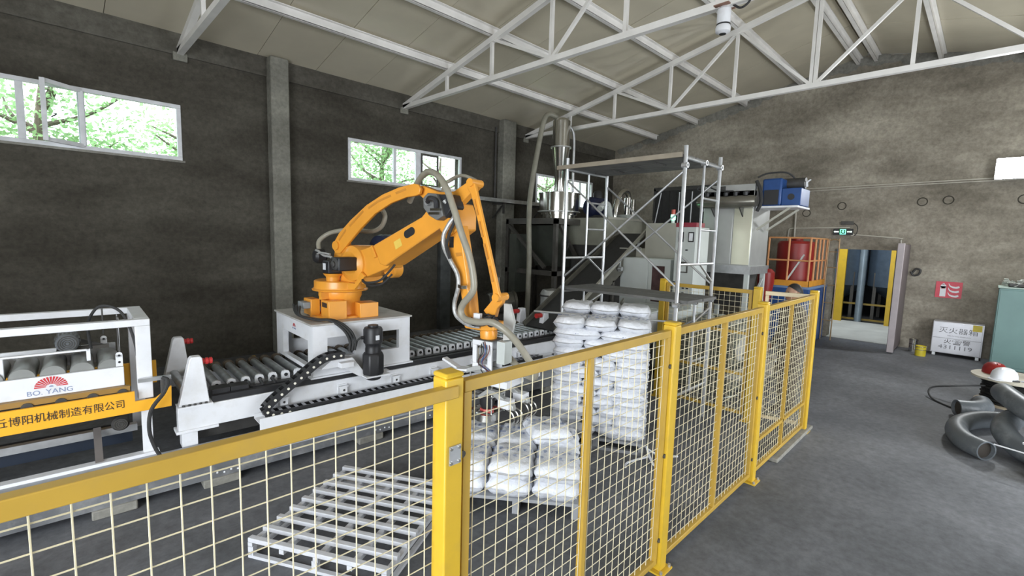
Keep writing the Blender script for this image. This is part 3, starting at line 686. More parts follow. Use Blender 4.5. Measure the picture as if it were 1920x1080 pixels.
# forearm
fa = [(1.55, 2.34), (1.74, 2.33), (1.80, 2.2), (1.85, 1.98), (1.90, 1.75), (1.93, 1.55), (1.955, 1.36), (1.85, 1.34), (1.835, 1.54), (1.79, 1.73), (1.70, 1.93), (1.63, 2.09), (1.53, 2.19)]
fo = MB().prism(fa, -.17, -.04, 'xz').build('forearm', M_ORANGE, rb, bevel=.012)
MB().box(1.685, 1.735, -.174, -.168, 2.0, 2.10).build('access_opening', M_BLACK, fo)
MB().prism([(1.76, 1.955), (1.83, 1.96), (1.835, 1.93), (1.77, 1.92)], -.1725, -.168, 'xz').build('cover_plate', MATS['dark_orange_recess'], fo)
MB().bar((1.80, -.18, 1.665), (1.97, -.30, 1.665), .05, .03).build('hose_clamp', M_CHROME, fo)
# front rod and wrist
fr = MB().prism([(1.875, 2.57), (1.90, 2.60), (1.94, 2.59), (1.965, 2.54), (2.108, 2.08), (2.24, 1.64), (2.26, 1.60), (2.245, 1.565), (2.205, 1.56), (2.18, 1.59), (2.178, 1.64), (2.055, 2.08), (1.915, 2.48), (1.88, 2.52)], -.165, -.13, 'xz').build('front_rod', M_ORANGE, rb, bevel=.006)
g = MB()
for k in range(4):
    t0, t1 = .1+k*.21, .25+k*.21; a = Vector((1.93, 0, 2.52)).lerp(Vector((2.215, 0, 1.61)), t0); b = Vector((1.93, 0, 2.52)).lerp(Vector((2.215, 0, 1.61)), t1)
    g.bar((a.x, -.171, a.z), (b.x, -.171, b.z), .004, .022, up=(1, 0, 0))
g.build('rod_recess_shade', MATS['dark_orange_recess'], fr)  # darker slips stand for the shade in the front rod's recesses
for p in ((1.915, 2.575), (2.22, 1.585)): MB().cyl((p[0], -.185, p[1]), (p[0], -.02, p[1]), .036, n=20).build('rod_pivot', M_ORANGE, rb)
MB().prism([(2.18, 1.60), (2.26, 1.60), (2.24, 1.53), (2.19, 1.48), (2.17, 1.40), (2.09, 1.41), (2.05, 1.45), (2.13, 1.54)], -.12, -.06, 'xz').build('wrist_link', M_ORANGE, rb, bevel=.006)
MB().prism([(1.86, 1.36), (2.2, 1.36), (2.22, 1.30), (2.14, 1.28), (1.9, 1.28)], -.19, .0, 'xz').build('wrist_housing', M_ORANGE, rb, bevel=.01)
MB().lathe([(.05, 1.20), (.075, 1.205), (.08, 1.26), (.07, 1.29)], (2.10, -.1, 0), 26).build('wrist_flange', M_ORANGE, rb)
MB().prism([(2.25, 1.53), (2.31, 1.53), (2.36, 1.38), (2.33, 1.22), (2.25, 1.2)], -.09, -.06, 'xz').build('side_plate', mat('pale_metal_plate', (.5, .5, .48), .4), rb)
MB().box(2.03, 2.1, -.24, -.2, 1.36, 1.44).build('white_connector', M_WHITE, rb, bevel=.004)
MB().cyl((2.19, -.2, 1.37), (2.19, -.14, 1.37), .045, n=16).build('wrist_servo', M_BLACK, rb)
rr = random.Random(5); wm = MB()
for k in range(9):
    a = rr.random()*6.3; pts = [(2.10+.1*math.cos(a+j*.9)*(1+.3*rr.random()), -.2+.06*math.sin(a+j*.9), 1.38+.05*math.sin(a+j*1.3)) for j in range(6)]
    wm.tube(pts, .006, 6, 4)
wm.build('wrist_wires', M_RUB, rb, stuff=True)
# hoses fixed to robot
MB().tube([(-.36, -.1, 1.9), (-.39, -.08, 2.0), (-.33, 0, 2.09), (-.18, .05, 2.13), (-.026, .1, 2.144), (.235, .15, 2.131), (.412, .15, 2.187), (.472, .15, 2.304), (.404, .15, 2.392)], .026, 12, 6).build('vacuum_hose', M_HOSE, rb)
HB = [(.9, .1, 2.45), (1.125, 0, 2.64), (1.348, -.1, 2.705), (1.567, -.2, 2.643), (1.724, -.26, 2.513), (1.83, -.28, 2.325), (1.919, -.28, 2.118), (2.005, -.28, 1.938), (2.05, -.28, 1.78), (2.06, -.28, 1.66), (2.014, -.28, 1.585), (1.95, -.28, 1.52), (1.922, -.28, 1.446), (1.971, -.28, 1.385), (2.106, -.28, 1.373), (2.26, -.28, 1.39), (2.38, -.25, 1.33), (2.469, -.2, 1.23), (2.537, -.15, 1.11), (2.59, -.1, .99), (2.55, -.05, .91), (2.43, 0, .92), (2.25, .05, 1.0), (2.1, .1, 1.08), (2.0, .1, 1.1), (1.9, .08, 1.05), (1.88, .0, .96), (1.95, -.05, .88)]
MB().tube(HB, .03, 14, 6).build('vacuum_hose', M_HOSE, rb)
MB().tube([(1.431, 0, 2.46), (1.374, .1, 2.597), (1.433, .15, 2.667), (1.554, .15, 2.692), (1.719, .1, 2.65), (1.86, .02, 2.6)], .016, 10, 5).build('grey_hose', M_HOSE, rb)
MB().tube([(1.70, -.27, 2.42), (1.762, -.2, 2.30), (1.721, -.22, 2.212), (1.677, -.24, 2.115), (1.679, -.24, 2.009), (1.764, -.24, 1.878), (1.835, -.23, 1.763), (1.845, -.23, 1.644), (1.797, -.22, 1.494), (1.817, -.22, 1.399), (1.899, -.22, 1.345), (1.985, -.22, 1.322), (2.076, -.2, 1.321)], .02, 10, 6).build('cable_sleeve', mat('silver_sleeve', (.38, .38, .37), .4, .3, .3, 30), rb)
MB().tube([(1.66, -.2, 2.45), (1.74, -.23, 2.38), (1.80, -.24, 2.25), (1.75, -.25, 2.12), (1.72, -.25, 2.0), (1.76, -.25, 1.9)], .014, 8, 5).build('cable_sleeve', M_RUB, rb)
# black cable bundle from connectors across the carriage to the chain
a = math.radians(-2.3+78)
def m2r(s, v, z):   # hall conveyor frame -> robot frame
    X = s*math.cos(math.radians(-2.3))-v*math.sin(math.radians(-2.3)); Y = 4.85+s*math.sin(math.radians(-2.3))+v*math.cos(math.radians(-2.3))
    dx, dy = X-2.465, Y-5.17; q = math.radians(78); return (dx*math.cos(q)-dy*math.sin(q), dx*math.sin(q)+dy*math.cos(q), z)
for k in range(3):
    o = k*.05
    pts = [m2r(1.93, .42+o*2, 1.30), m2r(1.90, .32+o, 1.22), m2r(2.0, .14+o*.5, 1.19), m2r(2.1+o*.4, .02, 1.19), m2r(2.2+o*.6, -.07, 1.10), m2r(2.26+o*.6, -.09, .98), m2r(2.25+o*.6, -.1, .87)]
    MB().tube(pts, .014, 8, 6).build('power_cable', M_RUB, rb)

# --- gripper
gp = fthing('bag_gripper', 'white and steel bag gripper hanging from the robot wrist over the loose sacks', 'gripper', FR, (2.1, -.1, .46))
hs = MB(); hs.box(1.99, 2.2, -.19, -.17, 1.15, 1.2).box(1.99, 2.2, -.19, -.17, .93, .985).box(1.99, 2.035, -.19, -.17, .985, 1.15).box(2.155, 2.2, -.19, -.17, .985, 1.15).box(1.99, 2.2, -.03, -.015, .93, 1.2)
hs.build('housing_frame', M_WHITE, gp, bevel=.003)
MB().box(1.985, 2.205, -.195, -.01, 1.195, 1.205).build('top_plate', M_DGREY, gp)
MB().box(2.225, 2.31, -.15, -.03, 1.0, 1.2).build('side_box', M_GCAB, gp, bevel=.004)
rr = random.Random(9)
v_ = MB(); v_.box(2.03, 2.16, -.13, -.06, 1.0, 1.1).cyl((2.12, -.17, .99), (2.12, -.12, .99), .03, n=12).box(2.04, 2.1, -.16, -.1, 1.06, 1.12); v_.build('valve_block', M_STEEL, gp)
for c_, nm in ((mat('red_wire', (.16, .05, .04), .5), 'red_wires'), (mat('blue_airline', (.02, .07, .2), .4), 'blue_air_lines'), (M_RUB, 'black_wires')):
    q = MB()
    for k in range(2):
        x = 2.08+rr.random()*.1; q.tube([(x, -.18-rr.random()*.04, 1.2-rr.random()*.05), (x+.03*rr.random(), -.22, 1.1), (x-.05+.1*rr.random(), -.22, 1.0), (x+.1*rr.random(), -.2, .93), (x+.05, -.18, .87)], .0045, 6, 5)
    q.build(nm, c_, gp, stuff=True)
MB().box(1.9, 2.42, -.17, -.03, .885, .93).build('cross_beam', M_BRUSH, gp, bevel=.004)
MB().box(2.22, 2.44, -.3, -.03, .845, .905).build('side_plate', M_WHITE, gp, bevel=.004)
MB().box(2.4, 2.52, -.02, .12, .88, .92).build('rear_plate', M_WHITE, gp, bevel=.004)
MB().prism([(1.66, .80), (1.70, .88), (1.86, .885), (1.98, .91), (1.98, .93), (1.75, .90)], -.26, -.14, 'xz').build('left_wing', M_WHITE, gp, bevel=.003)
MB().bar((1.67, -.2, .97), (1.84, -.2, .91), .06, .02).build('left_wing_arm', M_WHITE, gp)
MB().bar((1.8, -.24, .86), (2.1, -.2, .96), .035).bar((1.86, -.1, .86), (2.12, -.1, .95), .035).build('air_cylinder', M_BRUSH, gp)
for v1 in (-.28, -.05):
    cl = MB(); cl.prism([(2.12, .72), (2.22, .80), (2.3, .80), (2.49, .71), (2.5, .67), (2.44, .67), (2.28, .765), (2.23, .765), (2.15, .70)], v1, v1+.05, 'xz')
    c_ = cl.build('claw_arm', M_BRUSH, gp, bevel=.004)
    MB().box(2.36, 2.47, v1-.03, v1+.07, .68, .75).build('claw_pad', M_WHITE, c_, bevel=.004)
    for k in range(3):
        MB().tube([(2.44+k*.02, v1-.02+k*.04, .68), (2.5+k*.02, v1-.02+k*.04, .66), (2.525+k*.015, v1-.02+k*.04, .6), (2.49+k*.01, v1-.02+k*.04, .54)], .006, 6, 4).build('claw_finger', M_CHROME, c_)
cgm = MB()
for (u, v1) in ((1.98, -.2), (2.22, -.2), (1.98, -.0), (2.22, -.0)): cgm.cyl((u, v1, .53), (u, v1, .9), .007, n=8)
for z in (.54, .70): cgm.box(1.97, 2.23, -.21, -.195, z, z+.015).box(1.97, 2.23, -.01, .005, z, z+.015).box(1.97, 1.985, -.2, 0, z, z+.015).box(2.215, 2.23, -.2, 0, z, z+.015)
cgm.build('guide_cage', M_CHROME, gp)
MB().box(2.0, 2.2, -.18, -.02, .72, .735).box(2.02, 2.18, -.18, -.16, .78, .80).box(2.03, 2.15, -.18, -.16, .83, .85).box(2.04, 2.16, -.14, -.06, .73, .88).build('suction_valve', M_DARK, gp)
MB().lathe([(.05, .56), (.07, .6), (.07, .72)], (2.1, -.1, 0), 20).build('suction_tube', M_BLACK, gp)
MB().lathe([(.0, .56), (.06, .56), (.065, .55), (.065, .52), (.0, .515)], (2.1, -.1, 0), 24).build('suction_cup', mat('red_suction_rubber', (.62, .10, .09), .4), gp)
MB().lathe([(.07, .525), (.105, .52), (.11, .46), (.09, .455)], (2.1, -.1, 0), 28).build('suction_ring', M_CHROME, gp)
# ================================================================ FENCE
FY = 1.33; FH = 1.575
def fence_post(x, y, label, h=1.62, base=True):
    t = thing('fence_post', label, 'fence post', (x, y, 0), group='yellow fence posts')
    MB().box(-.04, .04, -.04, .04, .012, h-.02).build('post_tube', M_YELP, t, bevel=.006)
    MB().box(-.042, .042, -.042, .042, h-.02, h).build('post_cap', M_YELP, t, bevel=.012)
    MB().box(-.07, .07, -.07, .07, 0, .012).build('base_plate', M_YELP, t)
    for dx in (-.055, .055): MB().cyl((dx, -.055, .012), (dx, -.055, .03), .01, n=8).build('anchor_bolt', M_STEEL, t)
    return t
def fence_panel(p, q, label, mids=(.5,), pitch=.065, h0=.06, h1=FH, hb=(), wire=None, rails=None, stile=True):
    p = Vector((p[0], p[1], 0)); q = Vector((q[0], q[1], 0)); L = (q-p).length; a = math.atan2(q.y-p.y, q.x-p.x)
    t = thing('mesh_fence', label, 'fence panel', p, math.degrees(a), group='yellow mesh fence panels')
    M = rails or M_YEL
    MB().box(0, L+(0 if stile else .055), -.02-(0 if stile else .04), .02-(0 if stile else .04), h1-.045, h1).build('top_rail', M, t, bevel=.003)
    MB().box(0, L, -.02, .02, h0, h0+.035).build('bottom_rail', M, t, bevel=.003)
    MB().box(0, .035, -.019, .019, h0+.035, h1-.045).build('side_stile', M, t)
    if stile: MB().box(L-.035, L, -.019, .019, h0+.035, h1-.045).build('side_stile', M, t)
    for k in mids: MB().box(L*k-.015, L*k+.015, -.017, .017, h0+.035, h1-.045).build('mid_stile', M, t)
    for z in hb: MB().box(.03, L-.03, -.017, .017, z-.015, z+.015).build('mid_rail', M, t)
    n = int((L-.02)/pitch); wm = MB(); hm = MB(); r = .0022
    for k in range(1, n+1): wm.cyl((k*pitch, 0, h0+.01), (k*pitch, 0, h1-.02), r, n=5, caps=False)
    z = h1-.09
    while z > h0+.03: hm.cyl((.01, .004, z), (L-.01, .004, z), r, n=5, caps=False); z -= pitch
    wm.build('vertical_wires', wire or M_WIRE, t, stuff=True); hm.build('horizontal_wires', wire or M_WIRE, t, stuff=True)
    return t
PX = [1.015, 2.725, 4.39, 6.07]
fence_post(PX[0], FY, 'yellow square fence post with a small hinge plate, nearest to the camera')
t = fence_post(PX[1], FY, 'yellow fence post just right of the tall sack stack')
fence_post(PX[2], FY, 'yellow fence post in front of the waiting bench')
fence_post(PX[3], FY, 'yellow fence post at the far corner beside the walkway')
fence_panel((-.70, FY+.01), (PX[0]-.045, FY+.01), 'yellow mesh fence panel in the left foreground in front of the white pallet', mids=(), stile=False)
fence_panel((PX[0]+.06, FY), (PX[1]-.05, FY), 'yellow mesh fence panel in front of the sacks with a bright mid stile')
fence_panel((PX[1]+.05, FY), (PX[2]-.05, FY), 'yellow mesh fence panel in front of the scaffold foot')
fence_panel((PX[2]+.05, FY), (PX[3]-.05, FY), 'yellow mesh fence panel in front of the bench at the far end of the row', hb=(.35,))
h = MB(); h.box(-.025, .025, -.006, 0, -.035, .035)
hp = tag(h.build('hinge_plate', M_STEEL, loc=(PX[0]+.0, FY-.041, 1.32)), 'small galvanised hinge plate on the nearest yellow post', 'hinge plate')
for dx in (-.018, .018):
    for dz in (-.026, .026): MB().cyl((dx, -.01, dz), (dx, -.006, dz), .006, n=8).build('screw', M_CHROME, hp)
for x, zs, pn in ((PX[1]-.045, (1.35, .78, .22), 'post just right of the tall sack stack'), (PX[2]-.045, (1.35, .78, .22), 'post in front of the bench'), (PX[0]+.05, (1.3, .35), 'nearest post')):
    for z, hn in zip(zs, ('upper', 'middle', 'lower') if len(zs) == 3 else ('upper', 'lower')):
        tag(MB().cyl((0, -.028, 0), (0, .01, 0), .014, n=10).build('panel_bolt', M_DARK, loc=(x, FY-.0, z)), '%s dark clamp bolt on the yellow fence %s' % (hn, pn), 'bolt', 'fence panel bolts')
# low kerb under far end of the fence
tag(MB().box(4.95, 6.25, FY-.07, FY+.06, 0, .04).build('concrete_kerb', M_PILLAR, bevel=.01), 'low concrete kerb under the far end of the yellow fence', 'kerb')
# rear fence line crossing behind the stack
fence_post(5.9, 1.86, 'thick bright yellow post behind the fence beside the bench')
fence_post(5.92, 3.05, 'yellow fence post partly hidden behind the tall sack stack')
fence_panel((5.91, 1.92), (5.92, 3.0), 'yellow mesh panel of the rear fence in front of the blanket-covered box', mids=(), hb=(.55, 1.05))
fence_panel((5.98, 1.80), (6.07, 1.39), 'short cream mesh gate closing the fence at the far corner', mids=(), rails=mat('cream_rail', (.68, .56, .36), .4), stile=False)

# ================================================================ WHITE STEEL PALLET IN THE FOREGROUND
u = Vector((.50, -.87)).normalized()
pa = Vector((.84, 3.19)); ang = math.degrees(math.atan2(-.87, .50))
t = thing('steel_pallet', 'empty white slatted steel pallet lying on the floor behind the near fence panel', 'pallet', (pa.x, pa.y, 0), -60)
PLN, PWD = 1.0, 1.04     # along local x, depth along local y
for k in range(9):
    y = k*(PWD-.04)/8; MB().box(0, PLN, y, y+.038, .105, .135).build('slat', mat('dull_white_paint', (.52, .53, .56), .45, 0, .08, 4, stain=(6, (.36, .35, .34), .4)), t, bevel=.003)
for x in (0, .24, .49, .73, PLN-.035): MB().box(x, x+.035, 0, PWD, .075, .105).build('runner', MATS['dull_white_paint'], t)
for y in (0, PWD-.05):
    MB().box(0, PLN, y, y+.03, 0, .02).build('base_bar', MATS['dull_white_paint'], t)
    for x in (0, .48, PLN-.04): MB().box(x, x+.04, y, y+.03, .02, .08).build('foot', MATS['dull_white_paint'], t)
MB().box(0, .03, 0, PWD, .02, .04).box(PLN-.03, PLN, 0, PWD, .0, .02).build('base_bar', MATS['dull_white_paint'], t)

# ================================================================ SACKS
def sack_mesh(name, lx, ly, lz, seed, print_side=True):
    r = random.Random(seed); nx, ny = 14, 10; vs = []; idx = {}
    ph = [r.random()*6.28 for _ in range(8)]
    def P(i, j, top):
        a = -1+2*i/nx; b = -1+2*j/ny
        e = (1-abs(a)**8)*(1-abs(b)**7); th = lz/2*max(0, e)**.42
        w_ = .05*lz*(math.sin(7*a+ph[0])*math.cos(5*b+ph[1])+.6*math.sin(13*b+9*a+ph[2]))
        x = a*lx/2*(1-.05*abs(b)**3)+.006*math.sin(9*b+ph[3]); y = b*ly/2*(1-.05*abs(a)**3)+.006*math.sin(8*a+ph[4])
        return (x, y, (th+w_*min(1, e*3))*(1 if top else -1) if e > 0 else .004*math.sin(20*a+14*b+ph[5]))
    m = MB()
    for top in (1, 0):
        for i in range(nx+1):
            for j in range(ny+1):
                edge = i in (0, nx) or j in (0, ny)
                if edge and not top: idx[(i, j, 0)] = idx[(i, j, 1)]; continue
                idx[(i, j, top)] = len(m.v); m.v.append(P(i, j, top))
    for i in range(nx):
        for j in range(ny):
            m.f.append((idx[(i, j, 1)], idx[(i+1, j, 1)], idx[(i+1, j+1, 1)], idx[(i, j+1, 1)]))
            m.f.append((idx[(i, j, 0)], idx[(i, j+1, 0)], idx[(i+1, j+1, 0)], idx[(i+1, j, 0)]))
    # sealed end seams sticking out
    for sx in (-1, 1):
        m.add([(sx*lx/2, -ly*.46, .002), (sx*(lx/2+.03), -ly*.46, .012), (sx*(lx/2+.025), 0, -.008), (sx*(lx/2+.03), ly*.46, .01), (sx*lx/2, ly*.46, .002), (sx*lx/2, 0, 0)], [(0, 1, 2, 5), (5, 2, 3, 4)])
    me = m.mesh(name, M_SACK, True, 70); return me
def blocks_mesh(name, rows, wx, hy, seed, mat_, axis='top'):
    r = random.Random(seed); m = MB()
    for k, (n, y, h) in enumerate(rows):
        x = -wx/2
        for i in range(n):
            w_ = wx/n*.72
            for q in range(3):
                yy = y+h*(q-1)*.33; x0 = x+r.random()*w_*.25; x1 = x+w_*(.7+.3*r.random())
                if axis == 'top': m.box(x0, x1, yy, yy+h*.14, 0, .001)
                else: m.box(x0, x1, -.001, 0, yy, yy+h*.14)
            xv = x+w_*r.random()*.8
            if axis == 'top': m.box(xv, xv+w_*.16, y-h*.4, y+h*.45, 0, .001)
            else: m.box(xv, xv+w_*.16, -.001, 0, y-h*.4, y+h*.45)
            x += wx/n
    return m.mesh(name, mat_, False)
SK = [sack_mesh('sack_body', .475, .33, .12, s) for s in range(3)]
SKB = [sack_mesh('sack_body', .32, .49, .12, s+10) for s in range(3)]
PR_T = blocks_mesh('print_top', [(7, .045, .045), (4, -.05, .04)], .30, .2, 3, M_INK)
PR_S = blocks_mesh('print_side', [(8, .0, .028)], .22, .05, 4, M_INK, 'side')
def place(name, me, parent_mat, loc, rz, label, cat, group, tilt=(0, 0)):
    o = bpy.data.objects.new(name, me); COL.objects.link(o); o.location = loc; o.rotation_euler = (tilt[0], tilt[1], rz)
    return tag(o, label, cat, group)
SO = Vector((4.10, 2.22)); sa = math.radians(29); sd = Vector((math.cos(sa), math.sin(sa))); sn = Vector((-math.sin(sa), math.cos(sa)))
t = thing('sack_pallet', 'low grey pallet under the tall stack of white sacks', 'pallet', (SO.x, SO.y, 0), 29, None)
MB().box(-.02, .95, -.02, .97, .10, .125).build('deck', mat('grey_pallet', (.32, .33, .35), .5), t)
for y in (0, .45, .9):
    MB().box(0, .93, y, y+.05, 0, .10).build('runner', MATS['grey_pallet'], t)
MB().box(0, .05, 0, .95, 0, .03).build('base_board', MATS['grey_pallet'], t)
ords = ['top', 'second', 'third', 'fourth', 'fifth', 'sixth', 'seventh', 'eighth', 'ninth', 'tenth', 'eleventh', 'bottom']
rr = random.Random(21); lay = .098
NL = 12
for L in range(NL):
    z = .125+lay*(L+.5)+.008; od = ords[NL-1-L]+(' layer' if NL-1-L in (0, 11) else ' layer from the top')
    if L % 2 == 1:     # three side by side, two rows deep
        for row in range(2):
            for c in range(3):
                p = SO+sd*(.225+row*.46)+sn*(.158+c*.318)
                j = Vector(((rr.random()-.5)*.03, (rr.random()-.5)*.02))
                zz = z+(.0 if row == 0 or L < NL-1 else .0)
                o = place('white_sack', SK[rr.randrange(3)], None, (p.x+j.x, p.y+j.y, zz), sa+(rr.random()-.5)*.06, 'white plastic sack in the tall stack, %s, %s row, %s' % (od, ('front', 'back')[row], ('right', 'middle', 'left')[c]), 'sack', 'white sacks on the tall stack', ((rr.random()-.5)*.05, (rr.random()-.5)*.05))
                if L == NL-1 and row == 0:
                    q = bpy.data.objects.new('printed_lettering', PR_T); COL.objects.link(q); q.parent = o; q.location = (0, 0, .062); q.rotation_euler = (0, 0, -PI/2)
    else:
        for row in range(3):
            for c in range(2):
                p = SO+sd*(.15+row*.305)+sn*(.238+c*.478)
                o = place('white_sack', SKB[rr.randrange(3)], None, (p.x+(rr.random()-.5)*.03, p.y+(rr.random()-.5)*.02, z), sa+(rr.random()-.5)*.06, 'white plastic sack in the tall stack, %s, %s row, %s side' % (od, ('front', 'middle', 'back')[row], ('right', 'left')[c]), 'sack', 'white sacks on the tall stack', ((rr.random()-.5)*.05, (rr.random()-.5)*.05))
                if row == 0:
                    q = bpy.data.objects.new('printed_lettering', PR_S); COL.objects.link(q); q.parent = o; q.location = (-.152, .02, .0); q.rotation_euler = (0, 0, -PI/2)
for c in range(3):
    p = SO+sd*(.66)+sn*(.17+c*.31)
    place('white_sack', SK[c], None, (p.x, p.y, .125+lay*12.5), sa, 'white plastic sack lying on top of the tall stack at the back, %s' % ('right', 'middle', 'left')[c], 'sack', 'white sacks on the tall stack', (.02, .03))
# torn film strips at pallet foot
tp = MB(); tp.tube([(4.12, 2.2, .1), (4.05, 2.12, .04), (3.98, 2.02, .01), (4.06, 1.92, .01)], .012, 5, 4).tube([(4.12, 2.2, .08), (4.2, 2.08, .02), (4.34, 1.98, .01)], .012, 5, 4).tube([(4.05, 2.14, .04), (3.85, 2.24, .01), (3.75, 2.2, .01)], .01, 5, 4)
tag(tp.build('torn_film', M_SACK), 'torn white film strips on the floor at the corner of the sack pallet', 'plastic film')

# small loose pile
BIG = [sack_mesh('sack_body', .44, .36, .14, s+30) for s in range(3)]
LO = Vector((2.76, 2.0)); la = math.radians(38); ld = Vector((math.cos(la), math.sin(la))); ln = Vector((-math.sin(la), math.cos(la)))
t = thing('sack_pallet', 'pallet under the small pile of printed white sacks', 'pallet', (LO.x, LO.y, 0), 38)
MB().box(0, .86, 0, .98, .10, .125).build('deck', MATS['grey_pallet'], t)
for y in (0, .45, .92): MB().box(0, .85, y, y+.05, 0, .10).build('runner', MATS['grey_pallet'], t)
low = [(.21, .17, 'front right'), (.21, .53, 'front middle'), (.21, .89, 'front left'), (.65, .17, 'back right'), (.65, .53, 'back middle'), (.65, .89, 'back left')]
for lv in (0, 1):
    for (a, b, nm) in low:
        p = LO+ld*a+ln*b
        o = place('white_sack', BIG[(lv+int(a*10)) % 3], None, (p.x, p.y, .195+lv*.125), la+(.03 if lv else -.04), 'printed white sack in the small pile, %s, %s' % (nm, 'upper layer' if lv else 'lower layer'), 'sack', 'white sacks in the small pile', (.03, -.04+lv*.05))
        if lv:
            q = bpy.data.objects.new('printed_lettering', PR_T); COL.objects.link(q); q.parent = o; q.location = (0, 0, .074); q.rotation_euler = (0, 0, -PI/2); q.scale = (1.15, 1.15, 1)
for (a, b, rz, tl, nm) in ((.62, .28, .35, (.04, .06), 'tilted, right of the suction cup'),):
    p = LO+ld*a+ln*b
    o = place('white_sack', BIG[1], None, (p.x, p.y, .43), la+rz, 'printed white sack on top of the small pile, '+nm, 'sack', 'white sacks in the small pile', tl)
    q = bpy.data.objects.new('printed_lettering', PR_T); COL.objects.link(q); q.parent = o; q.location = (0, 0, .074); q.rotation_euler = (0, 0, -PI/2); q.scale = (1.15, 1.15, 1)

# ================================================================ SCAFFOLD
AX, BX, AY, CY = 4.76, 5.64, 2.30, 3.85
sc = thing('scaffold', 'silver tubular scaffold tower with two plank decks behind the sack stack', 'scaffold', (AX, AY, 0))
T = lambda p, q, r, nm, m_=M_STEEL: MB().cyl(p, q, r, n=10).build(nm, m_, sc)
dx, dy = BX-AX, CY-AY
for x, y, h in ((0, 0, 3.1), (dx, 0, 3.1), (0, dy, 3.12), (dx, dy, 3.0)):
    T((x, y, 0), (x, y, h), .021, 'upright')
for y in (0, dy):
    for z in (.42, 1.44, 1.87, 2.98): T((0, y, z), (dx, y, z), .016, 'ledger')
    for z0, z1 in ((.42, 1.44), (1.87, 2.98)): T((dx*.52, y, z0), (dx*.52, y, z1), .014, 'inner_post')
    for z in (.75, 1.1, 2.25, 2.6): T((dx*.52, y, z), (dx, y, z), .012, 'rung')
    T((dx*.6, y, 1.86), (dx, y, 1.65), .012, 'gusset_tube'); T((dx*.3, y, 1.15), (dx, y, 1.35), .012, 'gusset_tube')
for x in (0, dx):
    T((x, 0, 2.85), (x, dy, 1.62), .012, 'cross_brace'); T((x, dy, 2.85), (x, 0, 1.62), .012, 'cross_brace')
for x in (dx,): T((x, 0, 1.3), (x, dy, .2), .012, 'cross_brace')
T((-.0, -.02, 1.26), (3.64-AX, 3.32-AY, 1.345), .011, 'loose_tube')
MB().box(.06, .42, -.1, dy+.1, 1.46, 1.49).build('lower_plank', M_PLANK, sc)
MB().box(.45, .8, -.1, dy+.1, 1.46, 1.49).build('lower_plank', M_PLANK, sc)
for k in range(3): MB().box(.03+k*.28, .29+k*.28, 0.03, dy+.15, 2.99, 3.02).build('upper_plank', M_PLANK, sc)
MB().box(-.03, .0, .03, dy+.15, 2.985, 3.035).build('plank_edge', mat('pale_plank_edge', (.30, .26, .20), .6), sc)
for k in range(4): MB().cyl((.1+.12*k, .4+.35*k, 2.975), (.35+.12*k, .4+.35*k, 2.975), .008, n=8).build('plank_hook', M_DARK, sc)
for x, y in ((0, 0), (dx, 0), (dx*.52, 0)):
    for z in (1.44,) + ((2.98,) if x else (2.9,)): MB().ring((x, y-.03, z), (x, y+.03, z), .03, .018, 14).build('plank_clip', M_STEEL, sc)

# ================================================================ BACKGROUND MACHINERY
# inclined conveyor
ic = thing('inclined_conveyor', 'dark inclined belt conveyor rising from the roller line to the bag opener', 'conveyor', (5.7, 5.05, 0))
P0, P1 = Vector((0, 0, .62)), Vector((2.72, 0, 2.22))
for v in (-.36, .33):
    MB().bar(P0+Vector((0, v, 0)), P1+Vector((0, v, 0)), .04, .22).build('side_board', mat('dull_olive_steel', (.11, .105, .085), .5, .2, .2), ic)
MB().bar(P0+Vector((0, -.02, .03)), P1+Vector((0, -.02, .03)), .66, .03).build('belt', M_RUB, ic)
MB().bar(P0+Vector((.1, -.42, .2)), P1+Vector((-.1, -.42, .2)), .04, .05).build('guide_rail', mat('light_guide_steel', (.4, .39, .34), .4, .3), ic)
MB().bar(P0+Vector((1.2, -.42, -.25)), P1+Vector((.2, -.42, -.2)), .04, .2).build('lower_rail', MATS['light_guide_steel'], ic)
for k in range(4):
    p = P0.lerp(P1, .15+k*.22); MB().bar(p+Vector((0, -.42, .0)), p+Vector((0, -.42, .2)), .03).cyl(p+Vector((0, -.47, .05)), p+Vector((0, -.40, .05)), .04, n=12).build('rail_bracket', M_STEEL, ic)
for x, z in ((.5, .8), (1.5, 1.4), (2.5, 1.95)):
    for v in (-.36, .33): MB().box(x-.03, x+.03, v-.02, v+.02, 0, z).build('leg', M_DGREY, ic)
# steel platform with drum and cyclone
hp = thing('hopper_platform', 'dark steel platform frame under the stainless drum near the left wall', 'platform', (7.5, 6.3, 0))
for x in (0, .95, 1.9):
    for y in (0, 1.4): MB().box(x, x+.08, y, y+.08, 0, 2.5).build('column', M_DGREY, hp)
for y in (0, 1.4):
    for z in (2.42, 1.34): MB().box(0, 1.98, y, y+.08, z, z+.1).build('beam', M_DGREY, hp)
for x in (0, 1.9):
    for z in (2.42, 1.34): MB().box(x, x+.08, 0, 1.48, z, z+.1).build('beam', M_DGREY, hp)
for a, b in (((.12, 2.4), (.9, 1.5)), ((1.88, 2.4), (1.1, 1.8))): MB().bar((a[0], 0, a[1]), (b[0], 0, b[1]), .07, .06).build('brace', M_DGREY, hp)
MB().bar((.02, 1.4, 2.4), (.02, .3, 1.5), .07, .06).build('brace', M_DGREY, hp)
MB().box(0, 1.98, 0, 1.48, 2.52, 2.54).build('deck_plate', M_DGREY, hp)
hop = MB().prism([(.3, 2.4), (1.2, 2.4), (.95, 1.5), (.6, 1.5)], .3, 1.1, 'xz').build('cone_hopper', mat('dull_hopper_steel', (.12, .13, .11), .4, .5), hp)
MB().box(-.05, .45, 1.1, 1.3, .9, 2.2).build('back_panel', MATS['dull_hopper_steel'], hp)
rr = random.Random(8); hw = MB()
